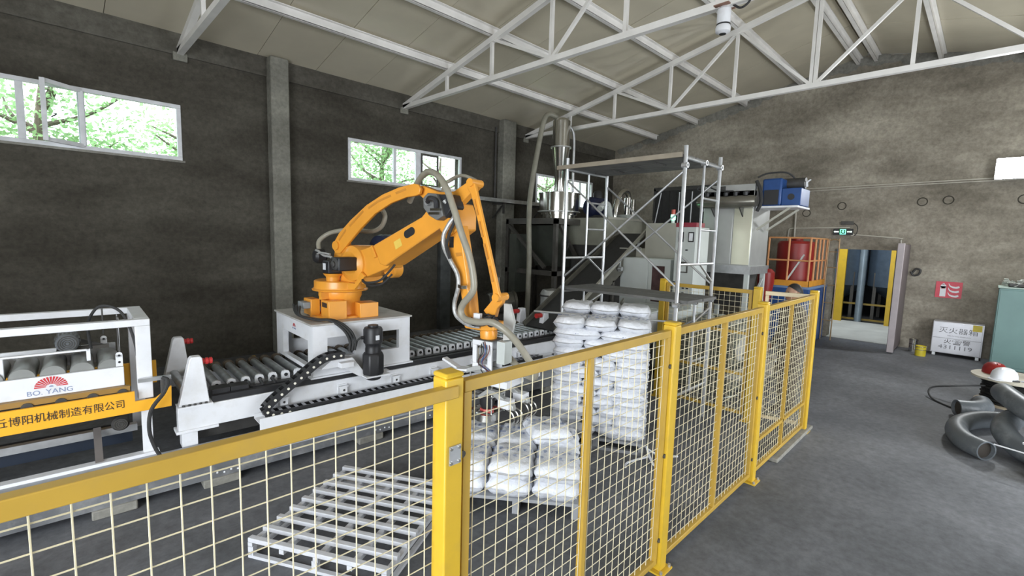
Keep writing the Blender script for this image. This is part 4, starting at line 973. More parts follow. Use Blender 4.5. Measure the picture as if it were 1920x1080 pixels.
for k in range(4): hw.tube([(.25+.12*math.cos(j*1.1+k), -.05, 2.05+.12*math.sin(j*1.1+k)-.02*k) for j in range(8)], .012, 6, 4)
hw.build('hanging_hose', M_RUB, hp)
dr = thing('stainless_drum', 'shiny stainless drum with flanged rim on the dark platform', 'drum', (8.22, 6.85, 2.54))
MB().lathe([(0, .0), (.36, 0), (.36, .1), (.40, .1), (.40, .16), (.44, .18), (.44, .56), (.455, .56), (.455, .575), (.42, .58), (0, .6)], (0, 0, 0), 40).build('drum_body', M_CHROME, dr)
MB().lathe([(.45, .16), (.47, .16), (.47, .18), (.45, .18)], (0, 0, 0), 40).build('flange', M_BRUSH, dr)
cy = thing('cyclone', 'tall shiny stainless cyclone standing on the drum, cone below a cylinder', 'cyclone', (8.2, 6.84, 3.14))
MB().lathe([(0, 0), (.11, 0), (.11, .3), (.12, .32), (.195, .95), (.2, .96), (.2, .97), (.19, .97), (.19, 1.52), (.15, 1.56), (.08, 1.6), (0, 1.6)], (0, 0, 0), 32).build('cyclone_body', M_CHROME, cy)
MB().lathe([(.19, .95), (.225, .95), (.225, .975), (.19, .975)], (0, 0, 0), 32).build('flange', M_BRUSH, cy)
MB().lathe([(.11, .0), (.15, 0), (.15, .02), (.11, .02)], (0, 0, 0), 24).build('flange', M_BRUSH, cy)
MB().tube([(-.02, .1, 1.6), (-.2, .18, 1.66), (-.36, .2, 1.5), (-.5, .22, .9), (-.7, .2, 0), (-.84, .1, -.6), (-.9, 0, -1.6), (-.95, 0, -2.8), (-1.3, -.1, -3.04)], .055, 12, 6).build('intake_hose', mat('dusty_hose', (.26, .25, .2), .5, 0, .15), cy)
MB().tube([(.1, 0, 1.5), (.3, -.1, 1.3), (.33, -.1, .5), (.36, -.1, 0)], .03, 8, 5).build('air_line', M_STEEL, cy)
# tank with hoops below platform
mt = thing('metal_canister', 'small stainless canister with hoops standing below the dark platform', 'canister', (7.05, 5.95, 0))
MB().lathe([(0, .35), (.24, .35), (.24, 1.05), (.2, 1.12), (0, 1.15)], (0, 0, 0), 28).build('body', M_BRUSH, mt)
for z in (.4, .6, .8, 1.0): MB().ring((0, 0, z), (0, 0, z+.03), .265, .24, 28).build('hoop', M_DARK, mt)
MB().box(-.25, .25, -.25, .25, 0, .35).build('stand', mat('teal_grey_box', (.16, .19, .18), .5), mt)
# floor blower near far end of rollers
bl = thing('floor_blower', 'dark round blower motor on the floor behind the roller conveyor end', 'blower', (6.3, 6.6, 0))
MB().lathe([(0, -.3), (.17, -.3), (.2, -.25), (.2, .2), (.23, .2), (.23, .25), (0, .25)], (0, 0, .85), 24, (1, -.4, 0)).build('blower_body', mat('dark_olive_steel', (.10, .095, .08), .35, .5), bl)
MB().cyl((-.1, 0, .9), (-.1, 0, 1.35), .05, n=12).build('outlet_pipe', MATS['dark_olive_steel'], bl)
MB().box(-.3, .3, -.2, .2, 0, .66).build('base_stand', M_DGREY, bl)
# bag opener hood
bo = thing('bag_opener', 'beige sheet metal bag opener hood behind the inclined conveyor', 'machine', (8.6, 5.6, 0))
MB().prism([(-.3, 2.0), (1.5, 2.0), (1.5, 2.58), (-.3, 2.58)], 0, 1.0, 'xz').build('hood', mat('dusty_beige_sheet', (.33, .33, .27), .42, .2, .15, 3), bo, bevel=.01)
MB().box(-.3, 1.5, .1, .9, 0, 2.0).build('lower_body', M_DARK, bo)
MB().box(-.32, 1.52, -.02, 0, 2.55, 2.6).build('top_lip', MATS['light_guide_steel'], bo)
bm2 = thing('blue_motor', 'dark blue rounded motor on top of the opener beside the third window', 'motor', (8.9, 6.3, 2.6))
MB().lathe([(0, -.28), (.16, -.28), (.22, -.2), (.22, .2), (.16, .28), (0, .28)], (0, 0, .24), 24, (1, -.3, 0)).build('motor_body', mat('navy_motor', (.01, .015, .05), .4), bm2)
MB().lathe([(.1, .4), (.1, .55), (.07, .6), (0, .62)], (0, 0, 0), 16).build('motor_top', M_BLACK, bm2)
MB().box(-.2, .2, -.14, .14, 0, .06).build('motor_foot', M_DARK, bm2)
dd = thing('dust_duct', 'shiny twin pipe dust duct elbow rising from the opener hood', 'duct', (9.5, 5.95, 2.58))
MB().tube([(-.42, 0, 0), (-.4, 0, .25), (-.25, 0, .55), (0, 0, .66), (.12, 0, .5), (.14, 0, .1)], .06, 12, 6).build('duct_elbow', M_CHROME, dd)
MB().cyl((.0, -.05, 0), (.0, -.05, .5), .07, n=16).cyl((.25, -.05, .0), (.25, -.05, .48), .05, n=14).build('duct_pipe', M_CHROME, dd)
MB().box(-.15, .35, -.15, .12, 0, .12).build('duct_base', M_GCAB, dd)
MB().tube([(-1.0, 0, .2), (-.85, 0, .3), (-.7, 0, .28), (-.6, 0, .0)], .07, 10, 5).build('white_elbow', M_GCAB, dd)
# black strip curtain box on back of opener
bc = thing('strip_curtain', 'black rubber strip curtain hood hanging above the grey cabinets', 'curtain', (10.4, 5.0, 2.3))
for k in range(8): MB().box(0, .02, -.72+k*.18, -.55+k*.18, .05, 1.05).build('curtain_strip', M_RUB, bc)
MB().box(-.02, .04, -.75, .75, 1.0, 1.08).box(-.02, .04, -.75, -.7, -2.3, 1.05).box(-.02, .04, .7, .75, -2.3, 1.05).build('curtain_frame', M_DARK, bc)
for k, (y, l) in enumerate(((.55, .75), (.1, .8), (-.2, .8), (-.5, .45))): MB().cyl((-.03, y, .95), (-.05, y+(.12 if k == 0 else 0), .95-l), .012, n=8).build('white_rod', M_WHITE, bc)

# cabinets
def cabinet_box(nm, label, loc, dims, m_, z0=0, rot=0):
    t = thing(nm, label, 'cabinet', loc, rot); MB().box(0, dims[0], 0, dims[1], z0, z0+dims[2]).build('body', m_, t, bevel=.008); return t
c1 = cabinet_box('control_cabinet', 'light grey control cabinet with a glass door pane behind the scaffold', (7.5, 3.76, 0), (.45, .97, .86), M_GCAB, .96)
MB().box(-.015, 0, .0, .40, .97, 1.81).build('door', M_GCAB, c1, bevel=.004)
MB().box(-.015, 0, .42, .96, .97, 1.81).build('door', M_GCAB, c1, bevel=.004)
MB().box(-.02, -.013, .10, .33, 1.08, 1.70).build('viewing_pane', mat('dark_red_pane', (.07, .04, .04), .15, 0, .4, 8), c1)
for x in (.05, .38):
    for y in (.05, .85): MB().box(x, x+.04, y, y+.04, 0, .96).build('leg', M_GCAB, c1)
MB().box(.02, .43, .02, .9, .5, .9).build('lower_box', M_GCAB, c1)
c2 = cabinet_box('tall_beige_cabinet', 'tall plain beige cabinet rising behind the grey control cabinet', (8.0, 3.93, 0), (.45, .62, 2.45), M_BEIGE, 0)
MB().box(-.1, .45, .62, 1.1, 1.4, 1.98).build('side_box', M_BEIGE, c2)
sl = thing('signal_light', 'small stack light glowing green with a red cap on the beige cabinet', 'signal light', (8.05, 4.05, 2.45))
MB().cyl((0, 0, 0), (0, 0, .06), .03, n=12).build('light_base', M_WHITE, sl)
MB().cyl((0, 0, .06), (0, 0, .15), .04, n=14).build('green_lens', emit('green_glow', (.15, 1, .5), 6), sl)
MB().cyl((0, 0, .15), (0, 0, .24), .035, n=14).build('red_lens', mat('red_lens', (.5, .08, .05), .3), sl)
c3 = cabinet_box('meter_cabinet', 'narrow grey electrical cabinet with two meters and a red top strip', (7.4, 3.32, 0), (.5, .34, 2.36), M_GCAB, 0)
MB().box(-.01, .3, .0, .34, 2.36, 2.43).build('red_strip', mat('crimson_strip', (.28, .03, .05), .4), c3)
for y in (.03, .2):
    q = MB().box(-.012, 0, y, y+.09, 2.12, 2.28).build('meter_frame', M_BLACK, c3); MB().box(-.016, -.011, y+.015, y+.075, 2.14, 2.26).build('meter_face', M_WHITE, q)
MB().box(-.02, 0, .10, .24, 1.62, 1.8).build('handle_recess', M_DGREY, c3)
MB().box(-.025, -.015, .12, .22, 1.64, 1.73).build('handle', M_GCAB, c3)
for y, z in ((.12, 1.98), (.3, 1.45), (.07, 1.36), (.14, 1.36), (.21, 1.38), (.14, 1.28)): MB().box(-.012, 0, y, y+.035, z, z+.02).build('push_button', M_BLACK, c3)
c4 = cabinet_box('low_white_cabinet', 'low white steel cabinet behind the rear fence post', (6.9, 3.3, 0), (.5, .95, .95), M_GCAB, .1)
MB().box(-.012, 0, .02, .47, .15, 1.0).build('door', M_GCAB, c4, bevel=.004); MB().box(-.012, 0, .49, .93, .15, 1.0).build('door', M_GCAB, c4, bevel=.004)
MB().box(-.02, -.01, .4, .44, .55, .75).build('door_handle', M_BLACK, c4)
wt = thing('white_bin', 'white open bin with a flat lid standing behind the tall sack stack', 'bin', (6.3, 3.55, 0), 8)
MB().box(0, .7, 0, .9, .55, 1.0).build('bin_body', M_WHITE, wt, bevel=.01); MB().box(-.02, .72, -.02, .92, 1.0, 1.03).build('bin_lid', M_GCAB, wt, bevel=.004)
for x in (.03, .6):
    for y in (.03, .8): MB().box(x, x+.06, y, y+.06, 0, .55).build('leg', M_DARK, wt)
# dust collector
dc = thing('dust_collector', 'big stainless box dust collector on a grey steel frame, blue blower on its side', 'dust collector', (8.5, 2.86, 0))
for i, (y0, y1) in enumerate(((0, .30), (.31, .56), (.57, .82))): MB().box(-.015, 0, y0+.01, y1, 1.76, 2.72).build('front_panel', mat('reflection_bright_sheet', (.78, .77, .62), .3, .6, .05, 2) if i == 0 else M_BRUSH, dc, bevel=.004)  # first panel's base colour brightened to carry a reflection
MB().box(0, .85, 0, .84, 1.72, 3.02).build('body', M_BRUSH, dc, bevel=.008)
MB().box(-.04, .89, -.04, .88, 1.68, 1.74).box(-.03, .88, -.03, .87, 1.6, 1.68).build('flange', M_STEEL, dc)
MB().box(.0, .1, 0, .84, 2.9, 3.12).build('valve_shelf', M_BRUSH, dc)
MB().lathe([(0, -.5), (.08, -.5), (.1, -.45), (.1, .42), (.08, .47), (0, .47)], (-.14, .42, 2.82), 22, (0, 1, 0)).build('air_tank', mat('dark_air_tank', (.22, .21, .18), .3, .7), dc)
for k in range(5):
    MB().lathe([(0, 0), (.035, 0), (.04, .03), (.04, .06), (0, .075)], (-.13, .1+k*.16, 2.92), 12).cyl((-.13, .1+k*.16, 2.955), (.02, .1+k*.16, 2.99), .02, n=8).build('pulse_valve', M_BLACK, dc)
MB().tube([(-.13, .74, 3.0), (-.2, .9, 3.05), (-.16, .8, 3.12), (-.14, .55, 3.02), (-.13, .3, 3.0)], .014, 6, 5).build('control_cable', M_RUB, dc)
for y in (.15, .62): MB().prism([(-.2, 2.72), (0, 2.72), (0, 2.56)], y, y+.02, 'xz').build('tank_bracket', M_DARK, dc)
MB().box(-.03, 0, .48, .62, 3.03, 3.1).build('display_plate', M_DARK, dc)
for x in (0, .8):
    for y in (0, .78): MB().box(x, x+.07, y, y+.07, 0, 1.6).build('leg', M_BEIGE if x == 0 and y else M_GCAB, dc)
MB().prism([(.1, 1.6), (.75, 1.6), (.5, 1.0), (.35, 1.0)], .1, .75, 'xz').build('discharge_cone', M_DARK, dc)
MB().bar((.1, .02, .9), (.78, .02, 1.5), .03).build('frame_brace', M_GCAB, dc)
bw = thing('blue_blower', 'blue belt guarded blower on a white bracket high on the side of the dust collector', 'blower', (8.50, 2.84, 2.72))
MB().box(.05, .75, -.62, .0, .0, .03).build('bracket_plate', M_WHITE, bw)
for x in (.1, .6): MB().bar((x, -.5, 0), (x, -.02, -.36), .032).build('bracket_strut', M_BEIGE, bw)
MB().box(.08, .45, -.36, -.06, .03, .48).build('belt_guard', mat('bright_blue_paint', (.014, .06, .21), .4), bw, bevel=.03)
MB().box(.07, .085, -.32, -.10, .05, .29).build('guard_grille', M_BLACK, bw)
MB().box(.1, .6, -.64, -.36, .03, .31).build('fan_casing', mat('bright_blue_paint', (.02, .09, .33), .4), bw, bevel=.01)
MB().cyl((.09, -.50, .17), (.105, -.50, .17), .05, n=20).build('inlet_hole', M_BLACK, bw)
MB().lathe([(0, -.2), (.09, -.2), (.09, .2), (0, .2)], (.4, -.42, .41), 18, (0, 1, 0)).build('blower_motor', M_DARK, bw)
for k in range(3):
    a = k*2.1+.4; MB().bar((.4, -.63, .42), (.4, -.63+.07*math.cos(a), .42+.07*math.sin(a)), .03, .015).build('fan_blade', M_WHITE, bw)
MB().tube([(.02, 0, .5), (.05, -.15, .56), (.1, -.4, .56), (.2, -.5, .48)], .014, 8, 5).build('black_cable', M_RUB, bw)
MB().tube([(.04, .02, .45), (.03, -.05, .3), (.03, -.08, .1), (.05, -.02, -.05)], .03, 8, 5).build('black_duct', M_RUB, bw)
# covered box behind rear fence
cb = thing('covered_box', 'low dark box covered with a grey green cloth and scraps behind the rear fence', 'box', (6.7, 2.35, 0), 6)
MB().box(0, 1.2, 0, .85, 0, .95).build('box_body', mat('grey_green_cloth', (.12, .125, .10), .8, 0, .2, 4, .4, 8), cb, bevel=.03)
rr = random.Random(4); q = MB()
for k in range(14): q.sphere((.1+rr.random()*1.0, .1+rr.random()*.65, .96), .05+.05*rr.random(), 7, 1.4, 1, .35)
q.build('cloth_scraps', mat('pale_cloth_scrap', (.30, .31, .27), .8), cb, stuff=True)
# blue container, orange platform, red tank
bc = thing('blue_container', 'blue steel container box standing beside the doorway', 'container', (11.4, 2.6, 0))
MB().box(0, 1.5, 0, .9, 0, 1.24).build('body', M_BLUE, bc, bevel=.01)
MB().box(-.01, 1.51, -.01, .02, 1.2, 1.25).box(-.012, .01, 0, .9, 1.2, 1.25).build('top_rim', mat('pale_blue_rim', (.2, .3, .5), .4), bc)
for k in range(4): MB().box(.1+k*.37, .14+k*.37, -.02, 0, .05, 1.18).build('side_rib', M_BLUE, bc)
op = thing('orange_platform', 'orange guard railing platform on top of the blue container', 'railing', (11.4, 2.65, 1.25))
MB().box(-.02, 1.45, -.02, .04, 0, .12).box(-.04, .04, -.02, .85, 0, .12).box(0, 1.45, .78, .85, 0, .12).build('base_beam', mat('deep_orange_beam', (.75, .33, .04), .4), op)
for x, y in ((0, 0), (.4, 0), (.75, 0), (1.05, 0), (1.4, 0), (0, .4), (0, .8), (1.4, .8)): MB().cyl((x, y, .1), (x, y, 1.03), .02, n=8).build('rail_post', M_RAILO, op)
for z in (.55, 1.03):
    MB().cyl((0, 0, z), (1.4, 0, z), .018, n=8).build('rail', M_RAILO, op); MB().cyl((0, 0, z), (0, .8, z), .018, n=8).build('rail', M_RAILO, op)
MB().box(.15, 1.2, .1, .8, .02, .06).build('deck', M_RAILO, op)
rt = thing('red_tank', 'dark red upright tank behind the orange railing', 'tank', (12.15, 3.1, 1.31))
MB().lathe([(0, 0), (.38, 0), (.38, .85), (.34, .9), (0, .93)], (0, 0, 0), 30).build('body', M_RED, rt)
MB().lathe([(0, .9), (.12, .92), (.12, 1.0), (0, 1.0)], (0, 0, 0), 18).build('cap', M_RED, rt)
rp = thing('red_pipe_stub', 'red bulging pipe fitting beside the left end of the orange railing', 'pipe', (10.7, 3.25, 0))
MB().lathe([(.1, 0), (.1, .9), (.13, 1.1), (.16, 1.35), (.16, 1.55), (.1, 1.62), (0, 1.62)], (0, 0, 0), 20).build('pipe_body', M_RED, rp)
st = thing('grey_chute', 'pale grey sloping chute leaning by the orange railing corner', 'chute', (11.5, 2.85, 1.31))
MB().bar((0, .25, .0), (.05, -.06, .62), .1, .03).build('chute_plate', M_GCAB, st)
lc = thing('cage_ladder', 'thin brass coloured tube ladder standing left of the doorway', 'ladder', (12.6, 2.58, 0))
MB().tube([(0, .0, 0), (0, .0, 2.1), (0, -.04, 2.25), (0, -.1, 2.28), (0, -.18, 2.25), (0, -.2, 2.1), (0, -.2, 0)], .014, 8, 3).build('side_tube', mat('brass_tube', (.35, .24, .13), .4, .4), lc)
for z in (.45, .85, 1.25, 1.65, 2.0): MB().cyl((0, 0, z), (0, -.2, z), .01, n=8).build('rung', MATS['brass_tube'], lc)
# tanks in next room
for (y, r, nm, x) in ((3.3, .75, 'left', 17.6), (1.75, .78, 'right', 17.7)):
    tk = thing('steel_tank', 'blue grey steel silo tank through the doorway, %s one' % nm, 'tank', (x, y, 0), group='tanks in the next room')
    MB().lathe([(.2, .55), (r, 1.0), (r, 3.2), (.3, 3.5)], (0, 0, 0), 36).build('tank_body', mat('blue_grey_tank', (.16, .21, .27), .3, .6), tk)
    for k in range(4):
        a = .78+k*PI/2; MB().bar((.95*r*math.cos(a), .95*r*math.sin(a), 0), (.95*r*math.cos(a), .95*r*math.sin(a), 1.4), .08).build('leg', M_DGREY, tk)
for (y, nm) in ((2.97, 'left'), (1.83, 'right')):
    tag(MB().box(-.05, .05, -(.1 if y > 2 else .05), (.1 if y > 2 else .05), 0, 2.9).build('yellow_column', M_YELP, loc=(16.35, y, 0)), 'yellow column inside the doorway, %s one' % nm, 'column', 'yellow columns in the next room')
tag(MB().cyl((0, 0, 0), (0, 0, 3.0), .09, n=16).build('grey_standpipe', mat('pale_blue_pipe', (.22, .27, .31), .35, .3), loc=(16.6, 2.52, 0)), 'pale grey standpipe between the two tanks through the doorway', 'pipe')
tag(MB().box(0, .04, -.9, .75, 0, .05).box(0, .04, -.9, .75, .45, .5).box(0, .04, -.9, -.84, 0, .5).box(0, .04, .7, .75, 0, .5).build('yellow_low_rail', mat('dull_yellow', (.25, .17, .03), .5), loc=(16.75, 2.5, .02)), 'low yellow rail in front of the tanks through the doorway', 'rail')
# ================================================================ WALL FITTINGS
def wthing(mb, name, m_, label, cat, group=None): return tag(mb.build(name, m_), label, cat, group)
cb = MB(); cb.cyl((D-.05, 3.4, 3.47), (D-.03, -2.5, 3.54), .014, n=8); wthing(cb, 'wall_conduit', M_CONDUIT, 'upper of two long pale conduits running to the flood lamp', 'conduit', 'wall conduits')
cb = MB(); cb.cyl((D-.05, 3.4, 3.41), (D-.03, 1.3, 3.455), .012, n=8).cyl((D-.03, 1.3, 3.455), (D-.03, -2.5, 3.49), .012, n=8); wthing(cb, 'wall_conduit', M_CONDUIT, 'lower of two long pale conduits running to the flood lamp', 'conduit', 'wall conduits')
cb = MB(); cb.tube([(D-.05, 3.42, 3.3), (D-.05, 3.40, 2.2)], .02, 8); wthing(cb, 'wall_conduit', M_CONDUIT, 'vertical pale conduit below the blue blower', 'conduit', 'wall conduits')
cb = MB(); cb.tube([(D-.03, 3.55, 2.1), (D-.03, 3.54, 2.46), (D-.03, 3.5, 2.53), (D-.03, 3.3, 2.54), (D-.03, 2.3, 2.56)], .014, 8, 4); wthing(cb, 'wall_conduit', M_CONDUIT, 'pale conduit running to the green exit sign', 'conduit', 'wall conduits')
cb = MB(); cb.tube([(D-.03, 2.24, 2.40), (D-.03, 1.42, 2.335), (D-.03, 1.37, 2.3), (D-.03, 1.37, 2.1)], .014, 8, 2).cyl((D-.05, 2.24, 2.40), (D, 2.24, 2.40), .03, n=12); wthing(cb, 'wall_conduit', M_CONDUIT, 'pale conduit above the doorway with a round junction box', 'conduit', 'wall conduits')
fl = thing('flood_lamp', 'square flood lamp glowing white on the back wall at right', 'lamp', (12.95, -.17, 3.66))
MB().box(-.06, 0, -.26, .26, -.2, .2).build('housing', M_STEEL, fl, bevel=.01)
MB().box(-.068, -.06, -.25, .25, -.19, .19).build('lit_lens', emit('lamp_glow', (.95, 1, 1), 45), fl)  # lens and housing oversized so the lamp's glare is in their shape
MB().box(0, .14, -.02, .02, -.02, .02).build('wall_arm', M_STEEL, fl)
ex = thing('exit_sign', 'black exit sign with green glowing running figure above the doorway', 'sign', (D-.06, 2.42, 2.46))
MB().box(0, .04, -.19, .19, -.07, .07).build('sign_box', M_BLACK, ex, bevel=.005)
gx = emit('exit_green', (.15, 1, .55), 3); wx = emit('exit_white', (.75, 1, .85), 2)
g = MB(); g.box(-.004, 0, -.055, .055, .045, .055).box(-.004, 0, -.055, .055, -.055, -.045).box(-.004, 0, -.055, -.045, -.055, .055).box(-.004, 0, .045, .055, -.055, .055)
g.box(-.004, 0, -.01, .012, -.01, .02).bar((-.002, 0, -.005), (-.002, .025, -.035), .004, .01, up=(1, 0, 0)).bar((-.002, .0, -.005), (-.002, -.025, -.03), .004, .01, up=(1, 0, 0)).bar((-.002, -.028, .012), (-.002, .028, .008), .004, .008, up=(1, 0, 0)).cyl((-.004, 0, .032), (0, 0, .032), .009, n=10)
g.build('running_figure', gx, ex)
a = MB(); a.box(-.004, 0, .08, .16, -.008, .012).add([(-.004, .15, .025), (-.004, .15, -.02), (-.004, .175, .002)], [(0, 1, 2)]).box(-.004, 0, -.16, -.08, -.008, .012).add([(-.004, -.15, .025), (-.004, -.175, .002), (-.004, -.15, -.02)], [(0, 1, 2)])
a.build('arrow', wx, ex)
em = thing('emergency_light', 'dark emergency light unit mounted above the exit sign', 'lamp', (D-.05, 2.36, 2.66))
MB().box(0, .04, -.12, .12, -.04, .04).build('housing', M_DGREY, em, bevel=.006); MB().tube([(0, -.13, 0), (0, -.2, -.08), (0, -.2, -.22), (0, -.16, -.28)], .008, 6, 4).build('cable', M_RUB, em)
fs = thing('fire_sign', 'red fire extinguisher sign with white extinguisher and flames on the back wall', 'sign', (D-.01, .53, 1.305))
MB().box(-.004, 0, -.2, .2, -.165, .165).build('sign_plate', mat('sign_red', (.62, .06, .09), .45, 0, .08, 5), fs)
q = MB(); q.box(-.006, -.004, .04, .13, -.14, .07).cyl((-.006, .085, .07), (-.004, .085, .07), .045, n=14).box(-.006, -.004, .07, .1, .1, .13); q.build('white_extinguisher', M_WHITE, fs)
MB().box(-.0065, -.006, .05, .12, .02, .03).build('extinguisher_band', M_RED, fs)
q = MB()
for k in range(3):
    z = .12-k*.09; q.prism([(.01, z+.02), (-.02, z-.03), (-.06, z-.045), (-.10, z-.05), (-.15, z-.03), (-.16, z-.065), (-.12, z-.085), (-.06, z-.08), (-.015, z-.055), (.005, z-.02)], -.006, -.004, 'yz')
q.build('white_flame', M_WHITE, fs)
# fire extinguisher box
fb = thing('fire_extinguisher_box', 'silver fire extinguisher box with dark lettering and a yellow sticker by the wall', 'box', (12.72, -.06, 0))
MB().box(0, .3, 0, .74, .06, .69).build('box_body', mat('brushed_box', (.55, .55, .58), .35, .6, .08, 4), fb, bevel=.005)
MB().box(-.015, 0, .02, .73, .37, .68).build('upper_door', MATS['brushed_box'], fb, bevel=.004)
MB().box(-.015, 0, .02, .73, .07, .365).build('lower_door', MATS['brushed_box'], fb, bevel=.004)
for y in (.03, .66): MB().box(.02, .08, y, y+.05, 0, .06).build('foot', M_STEEL, fb)
MB().box(-.02, -.015, .03, .16, .56, .68).build('yellow_sticker', mat('sticker_yellow', (.85, .68, .08), .5), fb)
RB = (PI/2, 0, -PI/2)
text_mesh('box_lettering', '灭火器箱', .125, mat('grey_ink', (.16, .16, .17), .5), fb, (-.017, .36, .52), RB, .0008, 1.15)
text_mesh('box_lettering', 'FIRE EXTINGUISHER BOX', .03, MATS['grey_ink'], fb, (-.017, .34, .42), RB, .0005)
text_mesh('box_lettering', '火☎警', .10, M_INKB, fb, (-.017, .36, .30), RB, .0008, 1.2)
text_mesh('box_lettering', '4311119', .11, MATS['grey_ink'], fb, (-.017, .38, .19), RB, .0008, 1.3)
# cans
for (x, y, r, h, m_, l) in ((12.35, .80, .085, .2, mat('can_yellow', (.62, .50, .03), .4), 'yellow paint can on the floor left of the silver box'), (12.75, .95, .07, .26, M_CHROME, 'silver can on the floor behind the yellow can')):
    c = thing('paint_can', l, 'can', (x, y, 0)); MB().lathe([(0, 0), (r, 0), (r, h), (r-.01, h), (r-.015, h-.01), (0, h-.01)], (0, 0, 0), 24).build('can_body', m_, c)
    MB().ring((0, 0, h-.02), (0, 0, h-.01), r+.004, r, 24).ring((0, 0, h*.6), (0, 0, h*.6+.01), r+.003, r, 24).build('can_rim', M_CHROME if m_ is not M_CHROME else M_DARK, c)
tag(MB().tube([(0, .0, 0), (0, -.05, .08), (0, -.12, .06), (0, -.1, -.03), (0, -.02, -.06), (0, .03, .02)], .02, 8, 5).build('cable_coil', M_DARK, loc=(D-.05, 1.12, 1.62)), 'dark coil of cable hanging on the wall beside the door', 'cable')
# green cabinet
gc = thing('green_cabinet', 'teal green steel cabinet against the back wall at the right edge', 'cabinet', (12.15, -1.3, 0))
MB().box(0, .55, 0, 1.13, .0, 1.46).build('body', M_GREEN, gc, bevel=.01)
MB().box(-.015, .57, -.015, 1.145, 1.46, 1.49).build('top_edge', mat('pale_green_edge', (.42, .52, .46), .45), gc, bevel=.006)
MB().box(-.01, 0, .56, 1.11, .06, 1.43).build('door', M_GREEN, gc, bevel=.004); MB().box(-.01, 0, .02, .55, .06, 1.43).build('door', M_GREEN, gc, bevel=.004)
rr = random.Random(14); q = MB()
for k in range(90):
    y = .08+rr.random()*.98; x = rr.random()*.5; q.bar((x, y, 1.50+rr.random()*.13), (x+rr.random()*.14-.05, y+rr.random()*.16-.08, 1.50+rr.random()*.14), .06, .008)
sc_ = thing('scrap_pile', 'crumpled grey and white scraps heaped on top of the green cabinet', 'scraps', (12.15, -1.3, 1.49)); 
o = tag(q.build('crumpled_scraps', mat('scrap_grey', (.42, .44, .40), .5, 0, .5, 3), loc=(12.15, -1.3, 0)), 'crumpled grey and white scraps heaped on top of the green cabinet', 'scraps'); o['kind'] = 'stuff'
bpy.data.objects.remove(sc_)
tag(MB().box(0, .3, 0, .34, 0, .05).build('dark_tray', M_DARK, loc=(12.12, -.62, 1.5), bevel=.01), 'dark flat tray at the front of the green cabinet top', 'tray')

# ================================================================ CABLE REEL TABLE
cx, cy_ = 9.42, -.42
rl = thing('cable_reel', 'wooden cable reel wound with black cable used as a table', 'cable reel', (cx, cy_, 0))
MB().lathe([(0, .36), (.46, .36), (.46, .385), (0, .385)], (0, 0, 0), 48).build('top_disc', mat('pale_ply', (.56, .52, .42), .6, 0, .1), rl)
MB().lathe([(0, 0), (.40, 0), (.40, .02), (0, .02)], (0, 0, 0), 48).build('bottom_disc', M_WOOD, rl)
MB().cyl((0, 0, .02), (0, 0, .36), .2, n=24).build('core', M_WOOD, rl)
q = MB()
for k in range(9): q.lathe([(.31+.01*(k % 2), .02+k*.037), (.34+.01*(k % 2), .037+k*.037), (.31+.01*(k % 2), .055+k*.037)], (0, 0, 0), 36)
q.cyl((0, 0, .02), (0, 0, .358), .312, n=36); q.build('wound_cable', M_RUB, rl)
MB().tube([(-.2, .3, .25), (-.35, .6, .2), (-.3, .85, .1), (-.6, .8, .015), (-.95, .5, .015), (-.8, .35, .015), (-.5, .3, .015)], .012, 8, 6).build('loose_cable', M_RUB, rl)
def helmet(loc, rz, label, m_=M_WHITE):
    h = thing('safety_helmet', label, 'helmet', loc, rz, 'safety helmets on the cable reel')
    pr = [(.135, 0), (.133, .05), (.12, .1), (.085, .14), (.04, .158), (0, .162)]
    o = MB().lathe(pr, (0, 0, 0), 26).build('shell', m_, h); o.scale = (1.2, .95, 1)
    MB().prism([(.10, -.1), (.2, -.07), (.225, 0), (.2, .07), (.10, .1)], 0, .012, 'xy').build('brim', m_, h, bevel=.004)
    MB().bar((-.1, 0, .12), (.1, 0, .145), .03, .03).build('ridge', m_, h)
    return h
helmet((cx-.22, cy_+.13, .385), 150, 'white safety helmet in front on the cable reel top')
helmet((cx-.02, cy_-.28, .385), 60, 'white safety helmet behind, on the cable reel top')
helmet((cx+.12, cy_+.22, .385), 200, 'red safety helmet behind the white ones on the cable reel', M_RED)
helmet((cx+.62, cy_-.34, .2), 20, 'orange safety helmet low behind the cable reel', mat('amber_helmet', (.72, .30, .03), .35))
tag(MB().box(-.15, .3, -.3, .3, 0, .2).build('wooden_crate', M_WOOD, loc=(cx+.62, cy_-.34, 0), bevel=.01), 'wooden crate behind the cable reel', 'crate')
tag(MB().box(0, .15, 0, .08, 0, .02).build('mobile_phone', M_BLACK, loc=(cx-.3, cy_-.02, .385), rotz=.4, bevel=.004), 'black phone lying on the cable reel top', 'phone')
tag(MB().box(0, .16, 0, .12, 0, .015).build('white_notebook', M_SACK, loc=(cx-.28, cy_-.22, .385), rotz=.7, bevel=.003), 'small white notebook at the front of the cable reel top', 'notebook')

